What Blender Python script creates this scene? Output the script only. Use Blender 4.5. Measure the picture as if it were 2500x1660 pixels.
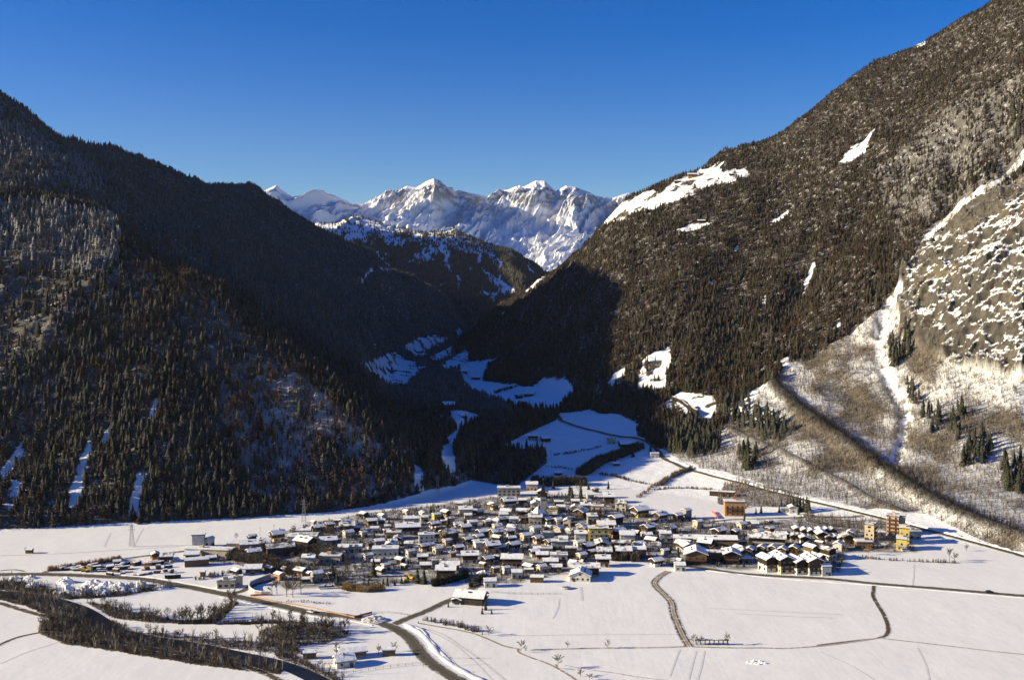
import bpy, math, random
import numpy as np

# ------------------------------------------------------------------ scene, camera, sky, sun, exposure
S = bpy.context.scene
for o in list(bpy.data.objects):
    bpy.data.objects.remove(o)
COL = S.collection
R = math.radians
random.seed(7)
RNG = np.random.default_rng(11)

CAM_H = 170.0
PITCH = math.atan(110 / 2500)
cam_d = bpy.data.cameras.new("camera")
cam = bpy.data.objects.new("camera", cam_d)
COL.objects.link(cam)
cam.location = (0, 0, CAM_H)
cam.rotation_euler = (math.pi / 2 - PITCH, 0, 0)
cam_d.sensor_width = 36.0
cam_d.lens = 36.0
cam_d.clip_start = 1.0
cam_d.clip_end = 40000.0
S.camera = cam

SUN_EL, SUN_AZ = R(18.5), R(6.5)          # the sun stands left of the view and a little behind it
sun_dir = np.array([-math.cos(SUN_EL) * math.cos(SUN_AZ), -math.cos(SUN_EL) * math.sin(SUN_AZ), math.sin(SUN_EL)])
world = bpy.data.worlds.new("World")
S.world = world
world.use_nodes = True
wn = world.node_tree
sky = wn.nodes.new("ShaderNodeTexSky")
sky.sky_type = 'NISHITA'
sky.sun_disc = False
sky.sun_elevation = SUN_EL
sky.sun_rotation = math.atan2(sun_dir[0], sun_dir[1])
sky.altitude = 700
sky.air_density = 1.0
sky.dust_density = 0.5
sky.ozone_density = 3.0
wn.nodes["Background"].inputs[1].default_value = 0.076
hsv = wn.nodes.new("ShaderNodeHueSaturation")             # the deep blue of a dry alpine winter sky
hsv.inputs["Hue"].default_value = 0.524
hsv.inputs["Saturation"].default_value = 1.5
hsv.inputs["Value"].default_value = 1.0
wn.links.new(sky.outputs[0], hsv.inputs["Color"])
wn.links.new(hsv.outputs[0], wn.nodes["Background"].inputs[0])

sun_l = bpy.data.lights.new("sun", 'SUN')
sun_l.energy = 5.0
sun_l.angle = R(0.5)
sun_l.color = (1.0, 0.865, 0.575)
sun = bpy.data.objects.new("sun", sun_l)
COL.objects.link(sun)
from mathutils import Vector
sun.rotation_euler = Vector(sun_dir).to_track_quat('Z', 'Y').to_euler()
S.view_settings.view_transform = 'Standard'
S.view_settings.look = 'None'
S.view_settings.exposure = 0.88
S.view_settings.gamma = 1.0
S.cycles.max_bounces = 4
S.cycles.diffuse_bounces = 2

# ------------------------------------------------------------------ camera geometry: photo pixels <-> places in the valley
CT, ST = math.cos(PITCH), math.sin(PITCH)
def ray(px, py):
    a = (np.asarray(px, float) - 1250) / 2500
    b = (830 - np.asarray(py, float)) / 2500
    return a, CT + b * ST, -ST + b * CT            # x, y, z of the view ray
def unproj(px, py, Y):
    rx, ry, rz = ray(px, py)
    t = Y / ry
    return t * rx, Y + 0 * t, CAM_H + t * rz
def proj(x, y, z):
    dz = z - CAM_H
    f = y * CT - dz * ST
    u = y * ST + dz * CT
    return 1250 + 2500 * x / f, 830 - 2500 * u / f

def smooth(x, a, b):
    t = np.clip((x - a) / (b - a), 0, 1)
    return t * t * (3 - 2 * t)

# ------------------------------------------------------------------ noise
_perm = RNG.permutation(512).astype(np.int32)
_ang = RNG.random(512) * 2 * np.pi
_gx, _gy = np.cos(_ang), np.sin(_ang)
def perlin(x, y):
    xi = np.floor(x).astype(np.int64); yi = np.floor(y).astype(np.int64)
    xf = x - xi; yf = y - yi
    u = xf * xf * xf * (xf * (xf * 6 - 15) + 10); v = yf * yf * yf * (yf * (yf * 6 - 15) + 10)
    def g(ix, iy, dx, dy):
        h = _perm[(_perm[ix & 511] + iy) & 511]
        return _gx[h] * dx + _gy[h] * dy
    n00 = g(xi, yi, xf, yf); n10 = g(xi + 1, yi, xf - 1, yf)
    n01 = g(xi, yi + 1, xf, yf - 1); n11 = g(xi + 1, yi + 1, xf - 1, yf - 1)
    a = n00 + u * (n10 - n00); b = n01 + u * (n11 - n01)
    return (a + v * (b - a)) * 1.5
def fbm(x, y, o=4, gain=0.5):
    s = 0; a = 1
    for i in range(o):
        s = s + a * perlin(x * 2 ** i + 17 * i, y * 2 ** i + 31 * i); a *= gain
    return s
def ridged(x, y, o=4, gain=0.5):
    s = 0; a = 1
    for i in range(o):
        s = s + a * (1 - 2 * np.abs(perlin(x * 2 ** i + 13 * i, y * 2 ** i + 7 * i))); a *= gain
    return s

def inpoly(px, py, poly):
    poly = np.asarray(poly, float)
    inside = np.zeros(np.shape(px), bool)
    m = (px >= poly[:, 0].min()) & (px <= poly[:, 0].max()) & (py >= poly[:, 1].min()) & (py <= poly[:, 1].max())
    qx, qy = px[m], py[m]
    r = np.zeros(qx.shape, bool)
    n = len(poly)
    for i in range(n):
        x1, y1 = poly[i]; x2, y2 = poly[(i + 1) % n]
        if y1 == y2: continue
        c = ((y1 > qy) != (y2 > qy)) & (qx < (x2 - x1) * (qy - y1) / (y2 - y1) + x1)
        r ^= c
    inside[m] = r
    return inside

# ------------------------------------------------------------------ mesh and material helpers
def mesh_np(name, V, F, attrs=None, flat=False):
    """V (n,3); F (m,3) or (m,4) index array; attrs {name: (n,) or (n,3)} on points"""
    V = np.ascontiguousarray(V, np.float32); F = np.ascontiguousarray(F, np.int32)
    me = bpy.data.meshes.new(name)
    me.vertices.add(len(V)); me.vertices.foreach_set("co", V.ravel())
    k = F.shape[1]
    me.loops.add(F.size); me.loops.foreach_set("vertex_index", F.ravel())
    me.polygons.add(len(F)); me.polygons.foreach_set("loop_start", np.arange(0, F.size, k, dtype=np.int32))
    if attrs:
        for an, av in attrs.items():
            av = np.ascontiguousarray(av, np.float32)
            if av.ndim == 1:
                a = me.attributes.new(an, 'FLOAT', 'POINT'); a.data.foreach_set("value", av)
            else:
                a = me.attributes.new(an, 'FLOAT_VECTOR', 'POINT'); a.data.foreach_set("vector", av.ravel())
    me.update(calc_edges=True)
    if flat:
        me.shade_flat()
    return me

def link(name, me, parent=None, mat=None, loc=None, rz=None, **props):
    o = bpy.data.objects.new(name, me)
    COL.objects.link(o)
    if mat is not None and me is not None and len(me.materials) == 0:
        for m in (mat if isinstance(mat, (list, tuple)) else [mat]):
            me.materials.append(m)
    if parent is not None: o.parent = parent
    if loc is not None: o.location = loc
    if rz is not None: o.rotation_euler = (0, 0, rz)
    for k, v in props.items():
        if v is not None: o[k] = v
    return o

class NT:
    """small node-tree helper"""
    def __init__(s, name, rough=0.8, spec=0.2):
        s.m = bpy.data.materials.new(name); s.m.use_nodes = True
        s.t = s.m.node_tree; s.b = s.t.nodes["Principled BSDF"]
        s.b.inputs["Roughness"].default_value = rough
        s.b.inputs["Specular IOR Level"].default_value = spec
    def n(s, typ, **kw):
        x = s.t.nodes.new(typ)
        for k, v in kw.items(): setattr(x, k, v)
        return x
    def l(s, a, b): s.t.links.new(a, b)
    def attr(s, name):
        return s.n("ShaderNodeAttribute", attribute_name=name).outputs["Fac"]
    def pos(s):
        return s.n("ShaderNodeNewGeometry").outputs["Position"]
    def noise(s, vec, scale, detail=4, rough=0.55, mul=None):
        if mul is not None:
            v = s.n("ShaderNodeVectorMath", operation='MULTIPLY'); s.l(vec, v.inputs[0]); v.inputs[1].default_value = mul; vec = v.outputs[0]
        x = s.n("ShaderNodeTexNoise"); s.l(vec, x.inputs["Vector"])
        x.inputs["Scale"].default_value = scale; x.inputs["Detail"].default_value = detail; x.inputs["Roughness"].default_value = rough
        return x.outputs["Fac"]
    def math(s, op, a, b=None, clamp=False):
        x = s.n("ShaderNodeMath", operation=op, use_clamp=clamp)
        for i, v in enumerate((a, b)):
            if v is None: continue
            if isinstance(v, (int, float)): x.inputs[i].default_value = v
            else: s.l(v, x.inputs[i])
        return x.outputs[0]
    def ramp(s, f, a, b, lo=0.0, hi=1.0):
        x = s.n("ShaderNodeMapRange", clamp=True); s.l(f, x.inputs[0])
        for i, v in zip((1, 2, 3, 4), (a, b, lo, hi)): x.inputs[i].default_value = v
        return x.outputs[0]
    def mix(s, f, a, b):
        x = s.n("ShaderNodeMix", data_type='RGBA')
        if isinstance(f, (int, float)): x.inputs[0].default_value = f
        else: s.l(f, x.inputs[0])
        for i, v in ((6, a), (7, b)):
            if isinstance(v, tuple): x.inputs[i].default_value = (*v, 1)
            else: s.l(v, x.inputs[i])
        return x.outputs[2]
    def color(s, c):
        if isinstance(c, tuple): s.b.inputs["Base Color"].default_value = (*c, 1)
        else: s.l(c, s.b.inputs["Base Color"])
    def bump(s, h, strength=0.3, dist=1.0):
        x = s.n("ShaderNodeBump"); x.inputs["Strength"].default_value = strength; x.inputs["Distance"].default_value = dist
        s.l(h, x.inputs["Height"]); s.l(x.outputs[0], s.b.inputs["Normal"])

def plain(name, c, rough=0.8, var=0.15, scale=0.6, spec=0.2):
    m = NT(name, rough, spec)
    f = m.noise(m.pos(), scale, 3)
    m.color(m.mix(m.ramp(f, 0.35, 0.65), tuple(x * (1 - var) for x in c), tuple(min(1, x * (1 + var)) for x in c)))
    return m.m
# ------------------------------------------------------------------ terrain: a lofted height field through feature lines
# station px: foot py, then (py, Y) of five lines going away from the camera, the last one the skyline ridge ('z' entries give the height itself)
ST_TAB = [
 (-4500, ('z', 0, 700), ('z', 60, 800), ('z', 200, 950), ('z', 260, 1050), ('z', 600, 1500), ('z', 1100, 2000)),
 (-2000, ('z', 0, 708), ('z', 90, 830), ('z', 380, 1080), ('z', 470, 1140), ('z', 700, 1350), ('z', 960, 1600)),  # unseen left flank, this and next station, raised to lengthen its cast shadow
 (-500, 1312, (870, 900), (320, 1140), (280, 1185), (140, 1300), (-30, 1380)),
 (0, 1298, (900, 900), (480, 1130), (455, 1180), (330, 1270), (208, 1350)),
 (64, 1295, (903, 897), (487, 1127), (468, 1184), (355, 1278), (246, 1370)),
 (150, 1290, (910, 890), (500, 1120), (490, 1190), (400, 1290), (312, 1390)),
 (212, 1287, (915, 890), (506, 1115), (512, 1190), (420, 1305), (339, 1430)),
 (265, 1285, (920, 890), (515, 1110), (535, 1190), (440, 1320), (352, 1465)),
 (330, 1281, (940, 885), (580, 1085), (600, 1170), (480, 1330), (371, 1500)),
 (420, 1277, (980, 880), (655, 1050), (670, 1140), (530, 1340), (403, 1565)),
 (500, 1273, (1020, 875), (715, 1025), (730, 1115), (580, 1350), (436, 1650)),
 (577, 1268, (1050, 870), (775, 1000), (790, 1095), (610, 1370), (426, 1800)),
 (625, 1266, (1068, 870), (815, 986), (828, 1085), (635, 1380), (440, 1820)),
 (651, 1265, (1080, 870), (838, 978), (850, 1080), (650, 1390), (466, 1840)),
 (688, 1263, (1090, 866), (866, 965), (880, 1070), (675, 1400), (498, 1870)),
 (760, 1258, (1110, 862), (925, 945), (935, 1050), (720, 1430), (520, 1930)),
 (836, 1250, (1138, 858), (990, 925), (985, 1040), (755, 1470), (566, 2010)),
 (884, 1246, (1150, 855), (1030, 915), (1020, 1030), (780, 1500), (596, 2050)),
 (950, 1236, (1170, 855), (1085, 905), (950, 1300), (870, 1680), (632, 2170)),
 (1044, 1212, (1160, 870), (1090, 960), (960, 1300), (850, 1900), (676, 2400)),
 (1100, 1200, (1140, 920), (1050, 1060), (950, 1350), (815, 2400), (715, 2700)),
 (1130, 1194, (1120, 950), (1030, 1130), (950, 1400), (835, 2250), (800, 2700)),
 (1160, 1190, (1080, 1030), (1000, 1250), (920, 1600), (860, 2100), (794, 2600)),
 (1220, 1190, (1080, 1040), (985, 1290), (905, 1620), (820, 2000), (745, 2380)),
 (1300, 1190, (1080, 1060), (985, 1270), (925, 1430), (810, 1750), (699, 2050)),
 (1355, 1191, (1085, 1058), (993, 1245), (932, 1380), (785, 1650), (667, 1940)),
 (1400, 1192, (1090, 1055), (1000, 1220), (940, 1330), (760, 1560), (628, 1850)),
 (1482, 1195, (1098, 1047), (1016, 1170), (980, 1230), (735, 1485), (545, 1810)),
 (1525, 1196, (1100, 1042), (1025, 1145), (988, 1200), (718, 1470), (508, 1800)),
 (1567, 1198, (1097, 1036), (1033, 1120), (978, 1190), (695, 1470), (487, 1800)),
 (1684, 1212, (1108, 1005), (1022, 1108), (945, 1190), (645, 1478), (423, 1815)),
 (1758, 1227, (1122, 970), (1020, 1092), (915, 1203), (615, 1486), (386, 1830)),
 (1800, 1235, (1130, 950), (1020, 1080), (905, 1208), (600, 1490), (362, 1840)),
 (1906, 1255, (1150, 908), (1030, 1038), (925, 1132), (598, 1450), (307, 1850)),
 (2000, 1275, (1160, 880), (1020, 1020), (880, 1140), (560, 1430), (240, 1850)),
 (2075, 1286, (1175, 858), (1027, 1000), (888, 1110), (560, 1395), (190, 1850)),
 (2255, 1312, (1205, 810), (1080, 925), (970, 1015), (565, 1255), (95, 1840)),
 (2400, 1335, (1220, 785), (1100, 885), (990, 970), (470, 1210), (2, 1810)),
 (2500, 1350, (1240, 765), (1120, 860), (1000, 940), (400, 1190), (-70, 1800)),
 (3000, 1400, (1260, 730), (1100, 830), (950, 900), (200, 1150), (-400, 1750)),
 (5000, 1450, (1200, 740), (1000, 850), (800, 920), (-100, 1150), (-900, 1700)),
]

def zcol(px, e):
    if e[0] == 'z':
        Y = float(e[2]); z = float(e[1]); b = 0.0
    else:
        _, Y, z = unproj(px, e[0], float(e[1])); Y = float(Y); z = float(z)
    return Y, z

def hermite(Yk, Zk, Yq, crisp=0.5):
    d = np.diff(Zk) / np.diff(Yk)
    m = np.zeros(len(Yk)); m[0] = d[0]; m[-1] = d[-1]
    for i in range(1, len(Yk) - 1):
        m[i] = 0 if d[i - 1] * d[i] <= 0 else 2 * d[i - 1] * d[i] / (d[i - 1] + d[i])
    k = np.clip(np.searchsorted(Yk, Yq) - 1, 0, len(Yk) - 2)
    h = Yk[k + 1] - Yk[k]; t = np.clip((Yq - Yk[k]) / h, 0, 1)
    H = (2*t**3-3*t**2+1)*Zk[k] + (t**3-2*t**2+t)*h*m[k] + (-2*t**3+3*t**2)*Zk[k+1] + (t**3-t**2)*h*m[k+1]
    L = Zk[k] + t * (Zk[k + 1] - Zk[k])
    return crisp * L + (1 - crisp) * H

class Field:
    """height field on columns of constant u = x / y and rows of constant y"""
    def __init__(s, u, Y, Z):
        s.u, s.Y, s.Z = u, Y, Z
        s.X = Y[:, None] * u[None, :]; s.YY = np.broadcast_to(Y[:, None], s.X.shape)
    def z(s, x, y):
        x = np.asarray(x, float); y = np.asarray(y, float)
        c = np.interp(x / y, s.u, np.arange(len(s.u))); r = np.interp(y, s.Y, np.arange(len(s.Y)))
        c0 = np.minimum(c.astype(int), len(s.u) - 2); r0 = np.minimum(r.astype(int), len(s.Y) - 2)
        fc = c - c0; fr = r - r0; Z = s.Z
        return (Z[r0, c0]*(1-fc)+Z[r0, c0+1]*fc)*(1-fr) + (Z[r0+1, c0]*(1-fc)+Z[r0+1, c0+1]*fc)*fr
    def at(s, px, py):
        rx, ry, rz = ray(px, py)
        Y = s._march
        zr = CAM_H + Y * (float(rz) / float(ry))
        x = Y * float(rx) / float(ry)
        d = zr - s.z(x, Y)
        i = np.nonzero(d <= 0)[0]
        if len(i) == 0 or i[0] == 0:
            j = len(Y) - 1 if len(i) == 0 else 0
            return np.array([x[j], Y[j], float(s.z(x[j], Y[j]))])
        i = i[0]; t = d[i-1] / (d[i-1] - d[i] + 1e-12)
        y = Y[i-1] + t * (Y[i] - Y[i-1]); xx = y * float(rx) / float(ry)
        return np.array([xx, y, float(s.z(xx, y))])

# ---- the near terrain
ucol = np.concatenate([np.linspace(-2.2, -0.66, 106, endpoint=False), np.linspace(-0.66, 0.70, 1150), np.linspace(0.70, 1.3, 53)[1:]])
Yrow = np.concatenate([np.linspace(90, 380, 40, endpoint=False), np.linspace(380, 680, 300, endpoint=False), np.exp(np.linspace(math.log(680), math.log(3300), 1250))])
pxs = np.array([s[0] for s in ST_TAB], float)
nodes = []
for st in ST_TAB:
    px = st[0]; ys, zs = [], []
    for i, e in enumerate(st[1:]):
        if i == 0 and not isinstance(e, tuple):
            rx, ry, rz = ray(px, e); Y = float(-CAM_H / rz * ry); ys.append(Y); zs.append(0.0)
        else:
            if i == 5 and e[0] != 'z':             # the skyline is drawn by treetops: the ground lies lower
                e = (e[0] + (24 if px < 1130 else 12) * (1 - 0.8 * (1480 < px < 1760)), e[1])
            Y, z = zcol(px, e); ys.append(Y); zs.append(z)
    u = float((px - 1250) / 2500 / CT)
    nodes.append((u, ys, zs))
nu = np.array([n[0] for n in nodes]); nY = np.array([n[1] for n in nodes]); nZ = np.array([n[2] for n in nodes])
Z = np.zeros((len(Yrow), len(ucol)))
SLOPE_B = np.zeros_like(Z)
FOOT = np.zeros(len(ucol))
for c, u in enumerate(ucol):
    yk = np.array([np.interp(u, nu, nY[:, k]) for k in range(6)]); zk = np.array([np.interp(u, nu, nZ[:, k]) for k in range(6)])
    FOOT[c] = yk[0]
    drop = 40 if zk[5] > 240 else 10
    yk = np.concatenate([[60], yk, [yk[5] + 260, max(yk[5] + 700, 3400)]])
    zk = np.concatenate([[0], zk, [zk[5] - drop, zk[5] * 0.55]])
    Z[:, c] = hermite(yk, zk, Yrow)
# soften the seams of the loft across columns
def blur_u(A, k):
    for _ in range(k):
        A[:, 1:-1] = 0.25 * A[:, :-2] + 0.5 * A[:, 1:-1] + 0.25 * A[:, 2:]
    return A
blur_u(Z, 40)
TX = Yrow[:, None] * ucol[None, :]; TY = np.broadcast_to(Yrow[:, None], TX.shape)
GY = np.gradient(Z, Yrow, axis=0); GX = np.gradient(Z, axis=1) / np.gradient(TX, axis=1)
slope0 = np.hypot(GX, GY - GX * ucol[None, :])
foot_d = TY - FOOT[None, :]
mt = smooth(slope0, 0.2, 0.5) * smooth(foot_d, 0, 70)
PX0, PY0 = proj(TX, TY, Z)

ROCK_R = [(3300, 60), (2900, 210), (2560, 395), (2500, 432), (2400, 497), (2325, 540), (2255, 608), (2208, 685), (2186, 760), (2200, 830), (2290, 890), (2360, 930), (2440, 950), (2700, 940), (3300, 860)]
ROCK_L = [(-80, 640), (60, 620), (180, 640), (330, 660), (380, 690), (270, 760), (160, 840), (110, 900), (50, 950), (-80, 1010)]
ROCK_L2 = [(430, 800), (520, 770), (640, 880), (740, 960), (760, 1010), (640, 1000), (560, 960), (460, 930)]
def soft_poly(poly, rows=slice(None), jag=14):
    w = jag * fbm(TX / 40, TY / 40, 3)
    return inpoly(PX0 + w, PY0 + w * 0.7, poly).astype(float)
rockR = soft_poly(ROCK_R) * (TY < 1320)
rockL = soft_poly(ROCK_L) * (TY < 1150)
rockL2 = soft_poly(ROCK_L2) * (TY < 1010)
rock = np.clip(rockR + rockL + 0.55 * rockL2, 0, 1)
for _ in range(3):
    rock[1:-1] = (rock[:-2] + 2 * rock[1:-1] + rock[2:]) / 4
    rock[:, 1:-1] = (rock[:, :-2] + 2 * rock[:, 1:-1] + rock[:, 2:]) / 4

g = ridged(TX / 260 + 3.1, TY / 330 + 1.7, 5, 0.5)
edge = 1 - 0.75 * smooth(TY, 0, 1)  # keep full
Z = Z + mt * (g - 0.35) * 13
Z = Z + mt * fbm(TX / 28, TY / 28, 3) * 1.6
# rock ledges: terraces with broken edges
led = fbm(TX / 60, Z / 22 + TY / 90, 4)
Z = Z + np.clip(rockR + 0.35 * rockL + 0.3 * rockL2, 0, 1) * smooth(rock, 0, 0.8) * (ridged(TX / 46 + 5, TY / 30, 5, 0.62) * 7.5 + 5.0 * np.abs(np.mod((Z + 7 * led) / 13, 1) - 0.5))
# gentle swell of fields in the side valley and on the fan
fan = smooth(foot_d, 20, 120) * (1 - smooth(slope0, 0.3, 0.55))
Z = Z + fan * fbm(TX / 70, TY / 70, 3) * 1.6
T = Field(ucol, Yrow, Z)
T._march = np.exp(np.linspace(math.log(95), math.log(3290), 4200))

def world_line(pts, n=None, step=6.0):
    """photo polyline -> resampled ground polyline in the valley"""
    P = np.array([T.at(a, b) for a, b in pts])
    d = np.concatenate([[0], np.cumsum(np.hypot(*np.diff(P[:, :2], axis=0).T))])
    n = max(2, int(d[-1] / step))
    q = np.linspace(0, d[-1], n)
    # Catmull-Rom through the points
    out = []
    for i in range(2):
        m = np.gradient(P[:, i], d) if len(d) > 2 else np.full(len(d), (P[-1, i] - P[0, i]) / d[-1])
        k = np.clip(np.searchsorted(d, q) - 1, 0, len(d) - 2); h = d[k+1] - d[k]; t = (q - d[k]) / h
        out.append((2*t**3-3*t**2+1)*P[k, i] + (t**3-2*t**2+t)*h*m[k] + (-2*t**3+3*t**2)*P[k+1, i] + (t**3-t**2)*h*m[k+1])
    return np.stack(out, 1)
def dist_to(line, x, y, reach):
    """distance of every (x, y) to a ground polyline, inf beyond reach of its box"""
    D = np.full(x.shape, 1e9)
    m = (x > line[:, 0].min() - reach) & (x < line[:, 0].max() + reach) & (y > line[:, 1].min() - reach) & (y < line[:, 1].max() + reach)
    qx, qy = x[m], y[m]; best = np.full(qx.shape, 1e9)
    for (x1, y1), (x2, y2) in zip(line[:-1], line[1:]):
        dx, dy = x2 - x1, y2 - y1; L = dx * dx + dy * dy + 1e-9
        t = np.clip(((qx - x1) * dx + (qy - y1) * dy) / L, 0, 1)
        best = np.minimum(best, (qx - x1 - t * dx) ** 2 + (qy - y1 - t * dy) ** 2)
    D[m] = np.sqrt(best)
    return D
def carve(pts, width, depth):
    global Z
    D = dist_to(world_line(pts, step=15), TX, TY, width * 3)
    Z -= depth * np.exp(-(D / width) ** 2)
    T.Z = Z
# gullies of the right-hand mountain, the avalanche couloir, ravines of the left one
COULOIR = [(2490, 385), (2420, 455), (2345, 500), (2285, 560), (2240, 625), (2215, 690), (2180, 730), (2150, 790), (2148, 860), (2170, 930), (2205, 990), (2213, 1040), (2195, 1100), (2160, 1150)]
carve([(2200, 400), (2140, 460), (2085, 520), (2040, 590), (1985, 650), (1950, 700), (1930, 760)], 26, 20)
carve([(1990, 560), (1960, 640), (1945, 720)], 16, 10)
carve(COULOIR[:8], 9, 12)
carve(COULOIR[7:], 6, 5)
carve([(2330, 330), (2330, 420), (2310, 500), (2280, 560)], 18, 14)
carve([(2450, 250), (2455, 330), (2470, 400)], 18, 12)
LEVEE = [(1885, 935), (1905, 965), (1950, 1005), (2010, 1050), (2070, 1092), (2130, 1135), (2190, 1180), (2260, 1225), (2330, 1262), (2420, 1300), (2520, 1335)]
DYKE = [(1700, 1020), (1760, 1040), (1860, 1085), (1960, 1130), (2060, 1180), (2140, 1225), (2200, 1250)]
D = dist_to(world_line(LEVEE), TX, TY, 60); Z += 9.0 * np.exp(-(D / 9.0) ** 2); lev = np.exp(-(D / 7.0) ** 4)
D = dist_to(world_line(DYKE), TX, TY, 30); Z += 2.5 * np.exp(-(D / 4.0) ** 2); dyk = np.exp(-(D / 4.0) ** 4)
T.Z = Z
# ------------------------------------------------------------------ what covers the slopes: clearings, scrub, forest
PX, PY = proj(TX, TY, Z)
JX = PX + 7 * fbm(TX / 30, TY / 30, 3); JY = PY + 5 * fbm(TX / 30 + 9, TY / 30, 3)
FOOT_LEFT = [(-9000, 1330), (-400, 1316), (0, 1292), (80, 1290), (200, 1283), (300, 1276), (420, 1272), (500, 1268), (620, 1262), (700, 1256), (800, 1250), (900, 1236), (960, 1222), (1020, 1206), (1040, 1196)]
LEFT_ALL = FOOT_LEFT + [(1110, 1185), (1150, 1172), (1200, 1180), (1262, 1186), (1290, 1165), (1336, 1129), (1332, 1113), (1309, 1098), (1219, 1090), (1290, 1056), (1359, 1025), (1366, 1000), (1259, 995),
            (1183, 968), (1133, 945), (1121, 903), (1141, 884), (1144, 853), (1106, 842), (1137, 826), (1160, 790), (1200, 740), (1200, -3000), (-9000, -3000)]
RIGHT_ALL = [(1100, 830), (1144, 853), (1141, 884), (1217, 872), (1187, 907), (1183, 930), (1259, 937), (1309, 945), (1332, 922), (1393, 930), (1401, 953), (1366, 991), (1374, 1006), (1451, 1002),
             (1519, 1014), (1558, 1037), (1562, 1067), (1590, 1085), (1640, 1100), (1755, 1100), (1768, 1045), (1790, 1000), (1810, 965), (1886, 932), (1926, 887), (1988, 878), (2020, 847), (2091, 803),
             (2140, 765), (2172, 735), (2192, 690), (2234, 625), (2290, 578), (2345, 558), (2425, 500), (2520, 415), (2900, 225), (3400, 60), (3400, -3000), (1000, -3000)]
CLEAR = [
 [(1466, 528), (1525, 494), (1560, 474), (1604, 456), (1600, 500), (1440, 566)],
 [(1440, 562), (1482, 545), (1525, 515), (1560, 500), (1600, 478), (1627, 458), (1676, 431), (1703, 418), (1765, 396), (1756, 420), (1779, 417), (1823, 411), (1823, 428), (1792, 442), (1754, 448), (1716, 466), (1671, 480), (1627, 497), (1600, 508), (1560, 515), (1500, 540), (1470, 552)],
 [(2046, 402), (2060, 379), (2100, 348), (2136, 315), (2122, 346), (2109, 378), (2073, 396)],
 [(2222, 119), (2263, 96), (2258, 110), (2238, 119)], [(1881, 541), (1926, 513), (1922, 527), (1895, 544)],
 [(1640, 573), (1676, 547), (1720, 545), (1750, 535), (1707, 563), (1667, 565)],
 [(1484, 935), (1500, 910), (1530, 895), (1520, 925), (1500, 945)],
 [(1556, 949), (1565, 880), (1604, 857), (1634, 845), (1642, 865), (1623, 945), (1596, 953)],
 [(1604, 990), (1658, 957), (1734, 966), (1756, 984), (1734, 1032), (1680, 1012), (1609, 996)],
 [(872, 880), (905, 886), (945, 862), (968, 864), (1014, 884), (1026, 912), (996, 946), (950, 942), (905, 918)],
 [(985, 844), (1014, 830), (1053, 818), (1100, 828), (1075, 842), (1045, 850), (1037, 872), (1010, 876), (990, 860)], [(1110, 806), (1122, 800), (1130, 812), (1118, 826)],
 [(1048, 872), (1104, 845), (1102, 872), (1060, 886)], [(1076, 890), (1137, 853), (1146, 865), (1140, 898), (1086, 906)],
 [(1092, 1000), (1130, 1002), (1182, 1018), (1150, 1036), (1122, 1056), (1100, 1030)], [(1066, 1012), (1078, 1014), (1086, 1026), (1074, 1022)], [(1060, 985), (1072, 988), (1096, 1000), (1090, 1006)],
 [(1078, 1096), (1110, 1060), (1124, 1060), (1106, 1100), (1112, 1150), (1090, 1160)], [(1010, 1132), (1030, 1144), (1035, 1198), (1014, 1198)], [(1090, 1070), (1120, 1045), (1125, 1050), (1096, 1076)],
 [(1302, 940), (1340, 925), (1330, 960), (1300, 960)], [(1240, 683), (1330, 678), (1300, 705), (1262, 725)], [(1225, 765), (1242, 757), (1240, 763), (1228, 768)],
 [(880, 684), (908, 652), (912, 662), (884, 692)], [(924, 652), (950, 656), (960, 662), (930, 662)], 
 [(160, 1240), (185, 1150), (215, 1060), (232, 1045), (222, 1110), (205, 1180), (190, 1235)], [(310, 1255), (328, 1160), (352, 1140), (362, 1150), (345, 1200), (332, 1262)], [(362, 1020), (384, 955), (390, 955), (380, 1010), (368, 1030)],
 [(245, 1080), (268, 1010), (276, 1010), (270, 1070), (252, 1088)], [(0, 1150), (60, 1070), (72, 1065), (50, 1120), (6, 1180)], [(0, 1230), (30, 1170), (60, 1180), (30, 1250)],
 [(1960, 700), (1985, 640), (1992, 645), (1975, 690), (1962, 720)], [(2036, 800), (2048, 775), (2054, 780), (2050, 800)], [(1790, 610), (1800, 600), (1804, 606), (1796, 618)], [(1730, 690), (1745, 682), (1740, 700)],
 [(1860, 740), (1868, 720), (1872, 735), (1866, 750)], [(1905, 880), (1924, 870), (1930, 895), (1905, 900)],
]
clear = np.zeros(TX.shape, bool)
for poly in CLEAR: clear |= inpoly(JX if len(poly) > 5 else PX, JY if len(poly) > 5 else PY, poly)
left_side = PX < np.interp(PY, [600, 715, 800, 842, 900, 1000, 1100, 1190, 1260], [1100, 1200, 1160, 1106, 1121, 1250, 1260, 1290, 1300])
behind_foot = foot_d > 2
forestL = inpoly(JX * 0 + PX, PY, LEFT_ALL) & behind_foot
forestR = inpoly(JX, JY, RIGHT_ALL) & behind_foot & ~forestL
forest = (forestL | forestR) & ~clear
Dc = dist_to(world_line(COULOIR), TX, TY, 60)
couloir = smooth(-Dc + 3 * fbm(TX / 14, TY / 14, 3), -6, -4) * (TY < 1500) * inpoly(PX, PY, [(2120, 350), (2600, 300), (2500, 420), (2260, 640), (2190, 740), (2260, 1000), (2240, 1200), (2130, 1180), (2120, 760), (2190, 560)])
streak = np.clip(ridged(TX / 34, TY / 95 + 3, 4, 0.6) - 0.75, 0, 1) * 2.2           # snow chutes that thin the forest out
thin = np.clip(streak, 0, 1)
bigthin = smooth(fbm(TX / 120 + 7, TY / 160, 3), 0.25, 0.8)
upper_right = inpoly(JX, JY, [(2130, 420), (2330, 250), (2600, 130), (2600, 420), (2420, 470), (2240, 620), (2180, 560)])
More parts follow.
